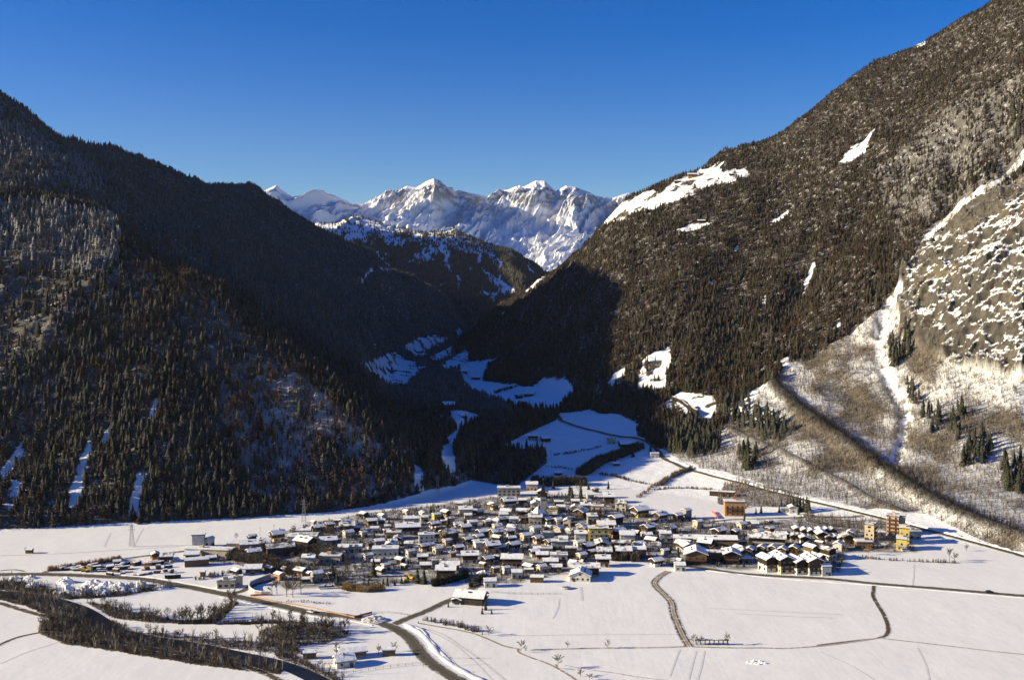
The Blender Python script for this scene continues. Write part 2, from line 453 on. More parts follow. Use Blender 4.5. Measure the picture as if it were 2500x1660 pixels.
bare_left = inpoly(JX, JY, [(520, 960), (600, 860), (700, 900), (790, 960), (900, 1060), (1040, 1190), (700, 1250), (620, 1200), (560, 1060)])
bare_left = bare_left * smooth(fbm(TX / 45 + 3, TY / 60, 3), -0.5, 0.35)
frosty = inpoly(JX, JY, [(-60, 500), (60, 490), (150, 500), (290, 530), (290, 640), (200, 670), (60, 640), (-60, 660)]).astype(float) + 0.6 * inpoly(JX, JY, [(-60, 280), (60, 300), (130, 360), (250, 420), (250, 470), (100, 470), (-60, 470)])
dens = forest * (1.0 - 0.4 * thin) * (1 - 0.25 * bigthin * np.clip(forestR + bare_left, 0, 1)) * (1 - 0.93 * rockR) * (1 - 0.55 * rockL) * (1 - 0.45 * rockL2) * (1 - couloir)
dens *= np.where(upper_right, 0.7, 1.0)
dens = np.where(clear & (forestL | forestR) & (fbm(TX / 22, TY / 22, 3) > 0.35) & ((PY < 1000) | (PX < 420)), 0.12, dens)
# loose conifers on the fan, around the cliffs and at its foot
CONI_SPOTS = [([(1625, 1100), (1640, 1040), (1700, 1030), (1756, 1085), (1750, 1110), (1690, 1115)], 0.75), ([(1760, 980), (1800, 950), (1850, 1000), (1900, 1030), (1925, 1070), (1900, 1085), (1840, 1060), (1770, 1030)], 0.45),
              ([(1795, 1115), (1830, 1095), (1860, 1130), (1820, 1150)], 0.55), ([(2160, 850), (2210, 800), (2225, 880), (2175, 900)], 0.55), ([(2250, 1010), (2290, 990), (2310, 1050), (2270, 1060)], 0.5),
              ([(2330, 1010), (2350, 985), (2365, 1030), (2340, 1075), (2320, 1080)], 0.5), ([(2330, 1120), (2400, 1060), (2420, 1090), (2400, 1140), (2350, 1140)], 0.55), ([(2440, 1150), (2560, 1080), (2560, 1210), (2440, 1200)], 0.8),
              ([(2205, 930), (2230, 950), (2260, 980), (2230, 990)], 0.3), ([(2470, 260), (2560, 250), (2560, 330), (2480, 340)], 0.6)]
spots = np.zeros(TX.shape)
for poly, d in CONI_SPOTS: spots = np.maximum(spots, d * inpoly(JX, JY, poly))
spots *= (TY < 1400)
FAN = [(1886, 932), (1926, 887), (1988, 878), (2020, 847), (2091, 803), (2140, 765), (2185, 720), (2210, 700), (2240, 770), (2320, 830), (2400, 870), (2500, 890), (2900, 860), (3300, 760), (3300, 1500), (2900, 1420), (2500, 1352), (2330, 1300), (2220, 1268),
       (2090, 1240), (1960, 1205), (1880, 1185), (1760, 1150), (1690, 1135), (1640, 1110), (1760, 1100), (1770, 1040)]
fanm = inpoly(JX, JY, FAN) & behind_foot & ~(dens > 0.3)
sc_n = smooth(fbm(TX / 55 + 2, TY / 80, 4), -0.35, 0.6)
EDGE_SCRUB = [(1640, 1110), (1700, 1125), (1760, 1150), (1850, 1190), (1980, 1215), (2100, 1245), (2210, 1275), (2200, 1290), (2100, 1272), (1900, 1225), (1810, 1200), (1700, 1165), (1620, 1125)]
LOW_SCRUB = [(1750, 1215), (1770, 1185), (1800, 1170), (1900, 1195), (1960, 1205), (1950, 1235), (1860, 1240), (1830, 1235), (1790, 1260), (1755, 1245)]
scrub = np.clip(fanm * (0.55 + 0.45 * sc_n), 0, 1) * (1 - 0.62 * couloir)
scrub = np.maximum(scrub, 0.75 * inpoly(JX, JY, LOW_SCRUB)) 
scrub = np.maximum(scrub, 0.75 * (inpoly(JX, JY, [(1960, 1262), (2130, 1270), (2200, 1280), (2190, 1300), (2080, 1285), (1980, 1285)])))
scrub = np.maximum(scrub, 0.3 * bare_left * forest)
scrub = scrub * (1 - 0.9 * inpoly(PX, PY, [(2140, 1240), (2260, 1255), (2420, 1330), (2500, 1355), (2330, 1310), (2200, 1278), (2080, 1250)]))
scrub = np.maximum(scrub, couloir * (0.25 + 0.75 * smooth(fbm(TX / 9, TY / 16, 3), -0.1, 0.5)) * 0.8)  # brown mixed into the couloir snow stands in for the gully's shade
scrub = np.where(TY < FOOT[None, :] - 5, 0, scrub)
scrub = np.maximum(scrub, 0.8 * lev)
scrub = np.maximum(scrub, 0.8 * (TY < 1400) * inpoly(JX, JY, [(2215, 720), (2262, 632), (2320, 578), (2420, 500), (2540, 395), (2540, 440), (2420, 530), (2330, 582), (2275, 640), (2228, 725)]))
RIP = {
 "upper": [(-150, 1415), (0, 1417), (49, 1420), (114, 1433), (156, 1443), (208, 1449), (293, 1443), (380, 1430), (423, 1430), (410, 1437), (293, 1455), (195, 1462), (130, 1462), (0, 1440), (-150, 1432)],
 "left": [(-150, 1446), (0, 1452), (65, 1457), (137, 1463), (156, 1482), (211, 1495), (208, 1540), (170, 1530), (120, 1505), (60, 1478), (0, 1464), (-150, 1456)],
 "island": [(94, 1544), (101, 1518), (146, 1508), (208, 1534), (276, 1543), (325, 1558), (488, 1589), (618, 1609), (696, 1632), (683, 1646), (488, 1623), (325, 1596), (228, 1580), (163, 1573), (107, 1550)],
 "right": [(208, 1469), (260, 1475), (325, 1492), (384, 1505), (455, 1517), (553, 1521), (537, 1525), (358, 1518), (273, 1508)],
 "row": [(432, 1524), (440, 1515), (500, 1510), (560, 1474), (576, 1466), (582, 1470), (540, 1515), (500, 1524)],
 "hedge": [(545, 1519), (690, 1515), (690, 1522), (550, 1524)],
 "strip": [(273, 1511), (325, 1540), (455, 1552), (618, 1566), (700, 1575), (740, 1590), (720, 1600), (618, 1589), (455, 1572), (330, 1549), (262, 1530)],
 "grove": [(628, 1557), (640, 1535), (707, 1515), (811, 1522), (860, 1550), (795, 1570), (680, 1583), (640, 1575)],
 "bank": [(665, 1590), (720, 1600), (780, 1630), (830, 1655), (845, 1668), (800, 1662), (740, 1630), (680, 1608)],
}
rip = np.zeros(TX.shape)
for k, poly in RIP.items(): rip = np.maximum(rip, {"grove": 0.55, "row": 0.8, "bank": 0.5, "strip": 0.5, "right": 0.6}.get(k, 0.85) * inpoly(PX + 3 * fbm(TX / 8, TY / 8, 2), PY + 2 * fbm(TX / 8, TY / 8 + 4, 2), poly))
scrub = np.maximum(scrub, rip)

# ------------------------------------------------------------------ terrain surfaces
def hill_material():
    m = NT("winter_hillside", 0.75, 0.15)
    p = m.pos()
    nz = m.n("ShaderNodeSeparateXYZ"); m.l(m.n("ShaderNodeNewGeometry").outputs["Normal"], nz.inputs[0])
    fine = m.noise(p, 0.9, 3); mid = m.noise(p, 0.12, 5, 0.65); mp = m.n("ShaderNodeMapping"); m.l(p, mp.inputs[0]); mp.inputs["Rotation"].default_value = (0, R(-24), 0); mp.inputs["Scale"].default_value = (0.35, 0.5, 2.6)
    ledge = m.noise(mp.outputs[0], 0.2, 7, 0.75); big = m.noise(p, 0.02, 4)
    snow = m.mix(m.ramp(mid, 0.3, 0.7), (0.80, 0.80, 0.81), (0.86, 0.86, 0.86))
    brown = m.mix(fine, (0.075, 0.058, 0.04), (0.18, 0.142, 0.10))
    # forest floor: litter and undergrowth with snow lying between
    ff = m.math('MULTIPLY', m.attr("forest"), m.ramp(m.math('ADD', fine, mid), 0.66, 0.92), True)
    c = m.mix(ff, snow, (0.045, 0.035, 0.026))
    # scrub and frosted bushes, plus the shade painted into the couloir
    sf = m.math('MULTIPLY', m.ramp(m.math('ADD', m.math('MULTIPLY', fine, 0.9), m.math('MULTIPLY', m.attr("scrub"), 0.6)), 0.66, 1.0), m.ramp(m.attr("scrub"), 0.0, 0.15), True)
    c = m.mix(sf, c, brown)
    # bare rock where it is steep
    rc = m.mix(m.ramp(mid, 0.35, 0.65), (0.045, 0.040, 0.034), m.mix(m.ramp(big, 0.5, 0.7), (0.115, 0.102, 0.085), (0.19, 0.15, 0.095)))
    steep = m.math('ADD', m.math('MULTIPLY', m.math('SUBTRACT', 1.0, nz.outputs[2]), 0.9), ledge)
    rf = m.math('MULTIPLY', m.attr("rock"), m.ramp(steep, 0.72, 0.81), True)
    c = m.mix(rf, c, rc)
    lv = m.math('MULTIPLY', m.attr("levee"), m.ramp(fine, 0.25, 0.5, 0.75, 1.0), True)
    c = m.mix(lv, c, (0.032, 0.028, 0.023))
    m.color(c)
    m.bump(m.math('ADD', m.math('MULTIPLY', mid, 1.0), m.math('MULTIPLY', fine, 0.25)), 0.5, 2.0)
    return m.m
def field_material():
    m = NT("snow_field", 0.7, 0.15)
    p = m.pos()
    w = m.noise(p, 0.018, 5); f = m.noise(p, 0.35, 4, 0.6)
    st = m.noise(p, 0.09, 3, 0.5, mul=(1.0, 0.12, 1.0)); st2 = m.noise(p, 0.5, 2, 0.5, mul=(1.0, 0.05, 1.0))
    c = m.mix(m.ramp(w, 0.3, 0.7), (0.80, 0.785, 0.758), (0.85, 0.837, 0.812))
    sf = m.math('MULTIPLY', m.ramp(m.math('ADD', m.noise(p, 0.9, 3), m.math('MULTIPLY', m.attr("scrub"), 0.75)), 0.62, 0.95), m.ramp(m.attr("scrub"), 0.0, 0.15), True)
    c = m.mix(sf, c, (0.13, 0.105, 0.075))
    ur = m.attr("urban")
    uf = m.math('MULTIPLY', ur, m.ramp(m.math('ADD', m.noise(p, 0.16, 4, 0.65), m.math('MULTIPLY', f, 0.35)), 0.50, 0.66), True)
    c = m.mix(uf, c, m.mix(f, (0.10, 0.085, 0.07), (0.22, 0.19, 0.16)))
    m.color(c)
    h = m.math('ADD', m.math('MULTIPLY', st, 0.5), m.math('ADD', m.math('MULTIPLY', st2, 0.25), m.math('MULTIPLY', f, 0.2)))
    m.bump(m.math('ADD', h, m.math('MULTIPLY', m.noise(p, 0.045, 4), 3.0)), 0.32, 0.5)
    return m.m
M_HILL, M_FIELD = hill_material(), field_material()
VILLAGE = [(470, 1345), (560, 1330), (640, 1320), (700, 1290), (880, 1255), (1010, 1240), (1200, 1215), (1330, 1205), (1500, 1215), (1560, 1245), (1760, 1275), (1990, 1262), (2200, 1300), (2240, 1345), (2060, 1350), (2055, 1400),
           (1900, 1390), (1660, 1385), (1480, 1365), (1400, 1395), (1260, 1425), (1060, 1420), (940, 1430), (700, 1440), (640, 1400), (560, 1375), (470, 1380)]
urban = inpoly(JX, JY, VILLAGE).astype(float)
for _ in range(4):
    urban[1:-1] = (urban[:-2] + 2 * urban[1:-1] + urban[2:]) / 4; urban[:, 1:-1] = (urban[:, :-2] + 2 * urban[:, 1:-1] + urban[:, 2:]) / 4
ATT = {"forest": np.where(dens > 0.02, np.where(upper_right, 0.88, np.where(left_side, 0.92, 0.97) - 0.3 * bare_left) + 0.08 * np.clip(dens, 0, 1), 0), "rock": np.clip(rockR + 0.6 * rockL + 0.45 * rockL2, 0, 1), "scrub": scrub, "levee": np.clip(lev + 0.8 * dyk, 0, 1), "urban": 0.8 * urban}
nr, nc = Z.shape
idx = np.arange(nr * nc).reshape(nr, nc)
quads = np.stack([idx[:-1, :-1], idx[:-1, 1:], idx[1:, 1:], idx[1:, :-1]], -1).reshape(-1, 4)
cell = lambda A: A[:-1, :-1].ravel()
is_field = cell(foot_d) < 0
is_left = cell(left_side) & ~is_field
def terrain_piece(name, sel, mat, label, cat):
    q = quads[sel]; used, inv = np.unique(q, return_inverse=True)
    V = np.stack([TX.ravel()[used], TY.ravel()[used], Z.ravel()[used]], 1)
    me = mesh_np(name, V, inv.reshape(-1, 4), {k: np.asarray(v, np.float32).ravel()[used] for k, v in ATT.items()})
    return link(name, me, None, mat, kind="structure", label=label, category=cat)
terrain_piece("ground", is_field, M_FIELD, "flat snow covered valley floor around the village", "snow field")
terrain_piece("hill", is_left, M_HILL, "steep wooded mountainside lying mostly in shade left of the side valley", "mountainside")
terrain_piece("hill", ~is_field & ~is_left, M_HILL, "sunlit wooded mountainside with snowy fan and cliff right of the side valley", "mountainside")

# ------------------------------------------------------------------ far ridges
def far_field(tab, Y0, Y1, nrow, ncol, crisp):
    pxs = [t[0] for t in tab]
    ny = np.array([[float(unproj(t[0], *e)[1]) for e in t[1:]] for t in tab]); nz = np.array([[float(unproj(t[0], *e)[2]) for e in t[1:]] for t in tab])
    nu = (np.array(pxs, float) - 1250) / 2500
    u = np.linspace(nu[0], nu[-1], ncol); Y = np.linspace(Y0, Y1, nrow)
    Zf = np.zeros((nrow, ncol))
    for c, uu in enumerate(u):
        yk = np.array([np.interp(uu, nu, ny[:, k]) for k in range(ny.shape[1])]); zk = np.array([np.interp(uu, nu, nz[:, k]) for k in range(ny.shape[1])])
        yk = np.concatenate([yk, [yk[-1] + 300, max(Y1, yk[-1] + 700)]]); zk = np.concatenate([zk, [zk[-1] - 60, zk[-1] - 300]])
        Zf[:, c] = hermite(yk, zk, Y, crisp)
    X = Y[:, None] * u[None]; YY = np.broadcast_to(Y[:, None], X.shape)
    ridge_y = np.interp(u, nu, ny[:, -1])[None]
    return u, Y, X, YY, Zf, ridge_y
# wooded ridge in the middle distance, with an unseen left massif added to shade it
D_TAB = [(t[0], t[4] if len(t) > 4 else (930, 2550), (t[2], t[1] - 600), (t[3], t[1])) for t in [
 (-900, 3650, 100, -100, (300, 2550)), (-400, 3650, 200, 62, (380, 2550)), (0, 3700, 340, 262, (480, 2550)), (300, 4000, 480, 425, (620, 2550)), (500, 4250, 670, 508), (640, 4500, 720, 560), (760, 4400, 700, 560), (845, 4300, 690, 542), (880, 4300, 690, 536), (920, 4250, 690, 541), (960, 4220, 690, 549), (1000, 4200, 690, 564), (1044, 4150, 695, 580), (1062, 4150, 695, 575), (1111, 4150, 700, 566), (1140, 4120, 700, 588), (1170, 4080, 705, 597),
 (1200, 4050, 710, 606), (1250, 3950, 722, 624), (1300, 3850, 740, 646), (1347, 3750, 755, 668), (1420, 3600, 775, 720), (1600, 3500, 810, 800)]]
u, Yd, Xd, YYd, Zd, ry = far_field(D_TAB, 2500, 4900, 480, 1000, 0.6)
md = smooth(YYd, 2700, 3100)
Zd += md * (ridged(Xd / 330 + 4, YYd / 700, 5, 0.5) - 0.5) * 42 * (0.45 + 0.55 * smooth(np.abs(YYd - ry), 0, 250))
TD = Field(u, Yd, Zd)
PXd, PYd = proj(Xd, YYd, Zd)
snow_d = np.clip(smooth(Zd, 375, 440) * 1.0 + smooth(ridged(Xd / 120 + 2, YYd / 420, 4) - 0.2 + smooth(Zd, 250, 430) * 0.7, 1.15, 1.5), 0, 1)
for poly in ([(1165, 648), (1200, 670), (1262, 712), (1235, 725), (1190, 680)], [(1012, 618), (1030, 618), (1066, 634), (1040, 638), (1010, 634)], [(1180, 580), (1222, 640), (1226, 660), (1195, 640)]):
    snow_d = np.maximum(snow_d, 0.9 * inpoly(PXd + 6 * fbm(Xd / 60, YYd / 60), PYd, poly))
snow_d = np.maximum(snow_d, 0.62 * inpoly(PXd + 9 * fbm(Xd / 50, YYd / 50, 3), PYd + 7 * fbm(Xd / 40, YYd / 40 + 5, 3), [(990, 545), (1185, 530), (1235, 605), (1170, 622), (1060, 600), (1000, 588)]))
# snow range
S_SKY = [(600, 500), (640, 474), (653, 464), (678, 452), (696, 467), (720, 482), (747, 484), (769, 476), (796, 484), (831, 491), (867, 500), (889, 503), (911, 489), (947, 467), (967, 473), (993, 454), (1018, 458), (1044, 442), (1060, 436), (1076, 442),
         (1104, 467), (1118, 464), (1156, 473), (1191, 480), (1218, 464), (1240, 464), (1258, 456), (1280, 456), (1307, 441), (1329, 442), (1356, 467), (1382, 453), (1404, 457), (1436, 469), (1453, 478), (1493, 484), (1533, 471), (1556, 473), (1573, 484), (1640, 500)]
def s_depth(px): return float(np.interp(px, [600, 678, 760, 880, 940, 1060, 1150, 1200, 1310, 1400, 1500, 1640], [5600, 5700, 6000, 6500, 6400, 6300, 6700, 6900, 6700, 6650, 6900, 7200]))
S_TAB = []
for px, py in S_SKY:
    Yr = s_depth(px)
    S_TAB.append((px, (760, 4300), (650, Yr - 1250), (560 if px > 850 else 545, Yr - 520), (py, Yr)))
u2, Ys, Xs, YYs, Zs, ry2 = far_field(S_TAB, 4250, 8200, 720, 860, 0.97)
dr = ry2 - YYs
ms = smooth(dr, 15, 300) * smooth(YYs, 4300, 4900)
# buttresses running down from the crest, steeper on one side
warp = 60 * fbm(Xs / 500, YYs / 500, 3)
wx = (Xs + 0.35 * dr + warp)
but = ridged(wx / 330 + 1.3, dr / 1400, 6, 0.55)
Zs += ms * smooth(Zs, 180, 620) * ((but - 0.62) * 74 + (ridged((Xs + 0.6 * dr + 0.5 * warp) / 135 + 4, dr / 900, 5, 0.55) - 0.55) * 36) + smooth(dr, -20, 160) * (ridged(wx / 80, dr / 300, 5, 0.6) - 0.55) * 21
TS = Field(u2, Ys, Zs)
rockS = smooth(ridged(Xs / 110 + 3, Zs / 60, 5, 0.6), 0.75, 1.4) * smooth(Zs, 500, 900) * smooth(proj(Xs, YYs, Zs)[0], 860, 960)
def far_material(name):
    m = NT(name, 0.7, 0.15); p = m.pos()
    n1 = m.noise(p, 0.02, 6, 0.65); n2 = m.noise(p, 0.08, 4, 0.6)
    nz = m.n("ShaderNodeSeparateXYZ"); m.l(m.n("ShaderNodeNewGeometry").outputs["Normal"], nz.inputs[0])
    snow = m.mix(n1, (0.80, 0.80, 0.81), (0.88, 0.88, 0.88))
    wood = m.mix(n2, (0.022, 0.022, 0.018), (0.075, 0.062, 0.045))
    c = m.mix(m.ramp(m.math('ADD', m.attr("snow"), m.math('MULTIPLY', m.math('SUBTRACT', m.noise(p, 0.11, 5, 0.7), 0.5), 2.2)), 0.42, 0.60), wood, snow)
    rf = m.math('MULTIPLY', m.attr("rock"), m.ramp(m.math('ADD', m.math('MULTIPLY', m.math('SUBTRACT', 1.0, nz.outputs[2]), 1.0), m.math('MULTIPLY', n2, 1.1)), 0.78, 0.90), True)
    c = m.mix(rf, c, (0.085, 0.075, 0.065))
    m.color(c)
    m.bump(m.math('ADD', n1, m.math('MULTIPLY', n2, 0.3)), 0.5, 6.0)
    return m.m
M_FAR = far_material("far_mountainside")
def grid_obj(name, X, Y, Zz, attrs, mat, **props):
    n, k = Zz.shape; i = np.arange(n * k).reshape(n, k)
    q = np.stack([i[:-1, :-1], i[:-1, 1:], i[1:, 1:], i[1:, :-1]], -1).reshape(-1, 4)
    me = mesh_np(name, np.stack([X.ravel(), Y.ravel(), Zz.ravel()], 1), q, {a: np.asarray(b, np.float32).ravel() for a, b in attrs.items()})
    return link(name, me, None, mat, kind="structure", **props)
grid_obj("hill", Xd, YYd, Zd, {"snow": snow_d, "rock": 0.3 * snow_d}, M_FAR, label="dark wooded ridge before the snowy range at the valley head with added unseen shading massif", category="ridge")
grid_obj("mountain", Xs, YYs, Zs, {"snow": np.ones_like(Zs), "rock": rockS}, M_FAR, label="jagged snow covered mountain range at the head of the side valley", category="mountain")

# ------------------------------------------------------------------ trees of the woods
def cone_tree(rng, tiers=5, sides=6, wid=0.17, base=0.08, flare=1.0, droop=0.35):
    V, F, A = [], [], []
    for t in range(tiers):
        f = t / tiers
        z0 = base + (1 - base) * f
        r = wid * (1 - f) ** 0.85 * flare * rng.uniform(0.85, 1.15) + 0.012
        z1 = min(1.0, z0 + (1 - base) / tiers * 1.75)
        if t == tiers - 1: z1 = 1.0
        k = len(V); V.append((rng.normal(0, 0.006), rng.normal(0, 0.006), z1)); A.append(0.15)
        off = rng.uniform(0, 6.28)
        for s in range(sides):
            a = off + 6.283 * (s + rng.uniform(-0.2, 0.2)) / sides
            rr = r * rng.uniform(0.6, 1.25)
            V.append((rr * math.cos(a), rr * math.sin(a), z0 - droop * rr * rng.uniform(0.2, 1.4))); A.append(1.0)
        for s in range(sides):
            F.append((k, k + 1 + s, k + 1 + (s + 1) % sides))
    return np.array(V), np.array(F), np.array(A)
def sliver_tree(rng, n=26, wid=0.16, w=0.022, up=0.55, base=0.15, conic=True):
    """a leafless crown: thin blades that start on the stem and point up and out"""
    V, F, A = [], [], []
    def blade(p, q, ww):
        d = np.array(q) - np.array(p); s = np.cross(d, rng.normal(size=3)); s = s / (np.linalg.norm(s) + 1e-9) * ww
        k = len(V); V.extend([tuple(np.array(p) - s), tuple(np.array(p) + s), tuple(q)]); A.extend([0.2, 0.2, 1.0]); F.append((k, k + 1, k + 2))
    blade((0, 0, 0), (0, 0, 1), 0.016); blade((0, 0, 0), (0, 0, 0.9), 0.016)
    for i in range(n):
        h = base + (0.95 - base) * rng.random() ** 0.9
        a = rng.uniform(0, 6.283)
        r = wid * ((1 - h) ** 0.7 if conic else math.sin(math.pi * min(1, max(0.12, (h - base + 0.12) / 1.05))) ** 0.7) * rng.uniform(0.5, 1.15)
        blade((0, 0, h - up * r * 0.6), (r * math.cos(a), r * math.sin(a), min(1.02, h + up * r * rng.uniform(0.2, 1.3))), w * rng.uniform(0.6, 1.3))
    return np.array(V), np.array(F), np.array(A)
_r = np.random.default_rng(5)
CONE = [cone_tree(_r, 6, 6, _r.uniform(0.14, 0.19)) for _ in range(7)]
CONE_LO = [cone_tree(_r, 4, 5, _r.uniform(0.15, 0.2)) for _ in range(5)]
LARCH = [sliver_tree(_r, 38, _r.uniform(0.13, 0.18), 0.05, 0.5) for _ in range(6)]
LARCH_LO = [sliver_tree(_r, 18, _r.uniform(0.14, 0.18), 0.08, 0.5) for _ in range(5)]
BUSH = [sliver_tree(_r, 12, _r.uniform(0.2, 0.34), 0.022, 1.6, 0.1, False) for _ in range(6)]

M_WOOD = NT("woodland_trees", 0.9, 0.05)
_a = M_WOOD.n("ShaderNodeAttribute", attribute_name="tint")
M_WOOD.color(_a.outputs["Color"])
M_WOOD = M_WOOD.m

def plant_mesh(name, protos, pid, P, h, wscale, tint, frost, **props):
    """many small trees merged as one wood; tint (n,3) is each tree's own colour, frost lies on the branch tips"""
    Vs, Fs, Cs = [], [], []; off = 0
    ang = RNG.random(len(P)) * 6.283
    for k, (v, f, a) in enumerate(protos):
        s = np.nonzero(pid == k)[0]
        if len(s) == 0: continue
        c, sn = np.cos(ang[s])[:, None], np.sin(ang[s])[:, None]
        hw = (h[s] * wscale[s])[:, None]
        X = (v[None, :, 0] * c - v[None, :, 1] * sn) * hw + P[s, 0:1]
        Y = (v[None, :, 0] * sn + v[None, :, 1] * c) * hw + P[s, 1:2]
        Zz = v[None, :, 2] * h[s][:, None] + P[s, 2:3] - 0.4
        Vs.append(np.stack([X, Y, Zz], -1).reshape(-1, 3))
        Fs.append((f[None] + (np.arange(len(s)) * len(v))[:, None, None] + off).reshape(-1, 3)); off += len(s) * len(v)
        fr = frost[s][:, None] * a[None]
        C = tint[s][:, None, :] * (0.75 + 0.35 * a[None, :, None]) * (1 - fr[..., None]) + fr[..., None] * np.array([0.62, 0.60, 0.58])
        Cs.append(C.reshape(-1, 3))
    me = mesh_np(name, np.concatenate(Vs), np.concatenate(Fs), {"tint": np.concatenate(Cs)})
    return link(name, me, None, M_WOOD, kind="stuff", **props)

def sample(field, X, Y, w, n, rng):
    """n points on a height field, weighted by w per square metre"""
    dY = np.gradient(field.Y)[:, None]; du = np.gradient(field.u)[None]
    wt = (w * dY * du * Y).ravel(); cs = np.cumsum(wt)
    k = np.searchsorted(cs, rng.random(n) * cs[-1]); r, c = np.divmod(k, len(field.u))
    y = field.Y[r] + (rng.random(n) - 0.5) * dY.ravel()[r]; uu = field.u[c] + (rng.random(n) - 0.5) * du.ravel()[c]
    x = uu * y
    return np.stack([x, y, field.z(x, y)], 1), r, c
el = (Z - CAM_H) / TY
hidden = el < np.maximum.accumulate(el, axis=0) - 0.018
view = ((ucol > -0.64) & (ucol < 0.68))[None, :] & ~hidden
area = np.gradient(Yrow)[:, None] * np.gradient(ucol)[None] * TY
wpt = dens * view
nL = int((wpt * left_side * area).sum() / 6.6); nR = int((wpt * ~left_side * area).sum() / 7.8)
PINES = []          # candidates for single trees: (apparent size, point, height, kind)
def wood(name, w, n, label, larch_share, hmin, hmax, tint_s, tint_l, frost_lo, frost_hi, reserve=0):
    n = min(n, 105000)
    P, r, c = sample(T, TX, TY, w, n, RNG)
    big = fbm(P[:, 0] / 90, P[:, 1] / 90, 2)
    kind = RNG.random(n) < np.clip(larch_share + 0.45 * big + 0.95 * bare_left[r, c], 0.03, 0.97)
    h = RNG.uniform(hmin, hmax, n) * RNG.uniform(0.7, 1.1, n) * np.clip(1.15 - P[:, 2] / 1500, 0.6, 1.1)
    h = np.where(RNG.random(n) < 0.2, h * 0.55, h) * np.interp(P[:, 1], [900, 1150, 1400, 1900], [1.0, 0.95, 0.78, 0.68])
    fro = np.clip(RNG.normal((frost_lo + frost_hi) / 2, (frost_hi - frost_lo) / 2, n) + 0.38 * frosty[r, c] + (0.17 * smooth(P[:, 1], 1120, 1260) * (P[:, 0] < 0) * (1 + 0.5 * big) if larch_share > 0.55 else 0), 0, 0.75)
    tint = np.where(kind[:, None], np.array(tint_l), np.array(tint_s)) * RNG.uniform(0.65, 1.35, n)[:, None] * (1 + 0.1 * RNG.normal(size=(n, 3)))
    tint = np.where((kind & (bare_left[r, c] > 0.3))[:, None], tint * np.array((1.25, 1.0, 0.92)), tint)
    keep = np.ones(n, bool)
    if reserve:
        app = h / P[:, 1] * (~kind) * (P[:, 1] < 1050)
        top = np.argsort(-app)[:reserve]; keep[top] = False
        for i in top: PINES.append((P[i], h[i]))
    far = P[:, 1] > 1500
    wsc = RNG.uniform(1.25, 2.0, n)
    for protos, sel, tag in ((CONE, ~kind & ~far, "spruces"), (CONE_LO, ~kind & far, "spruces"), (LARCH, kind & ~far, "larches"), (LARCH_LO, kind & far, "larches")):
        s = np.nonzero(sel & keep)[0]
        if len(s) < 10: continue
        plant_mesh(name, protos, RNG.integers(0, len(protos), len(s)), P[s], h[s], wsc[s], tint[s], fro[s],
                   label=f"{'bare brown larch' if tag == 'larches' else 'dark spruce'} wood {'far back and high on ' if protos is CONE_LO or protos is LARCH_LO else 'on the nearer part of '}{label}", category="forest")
wood("forest", wpt * left_side, nL, "the shaded left mountainside", 0.58, 5.0, 12.5, (0.033, 0.030, 0.021), (0.092, 0.066, 0.047), 0.0, 0.07, 120)
wood("forest", wpt * ~left_side, nR, "the sunlit right mountainside", 0.5, 6.5, 12.5, (0.031, 0.024, 0.014), (0.098, 0.066, 0.037), 0.0, 0.06, 30)
wsp = spots * view * ~hidden
nS = int((wsp * area).sum() / 22)
Ps, r, c = sample(T, TX, TY, wsp, nS, RNG)
for p in Ps: PINES.append((p, RNG.uniform(9, 19)))
# scrub saplings on the fan
wsb = np.clip(scrub - 0.1, 0, 1) * view
nB = int((wsb * area).sum() / 4.5); print("saplings", nB)
nB = min(nB, 60000)
Pb, r, c = sample(T, TX, TY, wsb, nB, RNG)
hb = RNG.uniform(2.5, 7.5, nB)
tb = np.array((0.155, 0.120, 0.083)) * RNG.uniform(0.55, 1.25, nB)[:, None]
lv_ = lev[r, c]; tb = tb * (1 - 0.8 * lv_)[:, None]
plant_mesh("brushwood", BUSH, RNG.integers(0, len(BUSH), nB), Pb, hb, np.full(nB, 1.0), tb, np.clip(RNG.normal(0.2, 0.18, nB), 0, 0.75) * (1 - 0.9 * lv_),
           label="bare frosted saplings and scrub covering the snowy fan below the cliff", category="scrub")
# far woods
eld = (Zd - CAM_H) / YYd
visd = (eld > np.maximum.accumulate(eld, axis=0) - 0.01) & (PXd > 780) & (PXd < 1500)
wd = (1 - 0.85 * snow_d) * visd
nD = 26000
Pd, r, c = sample(TD, Xd, YYd, wd, nD, RNG)
plant_mesh("forest", CONE_LO, RNG.integers(0, len(CONE_LO), nD), Pd, RNG.uniform(8, 15, nD), np.full(nD, 1.7), np.array((0.03, 0.029, 0.021)) * RNG.uniform(0.6, 1.8, nD)[:, None], np.clip(RNG.normal(0.05, 0.06, nD), 0, 0.4),
           label="far conifer wood on the ridge below the snowy range", category="forest")
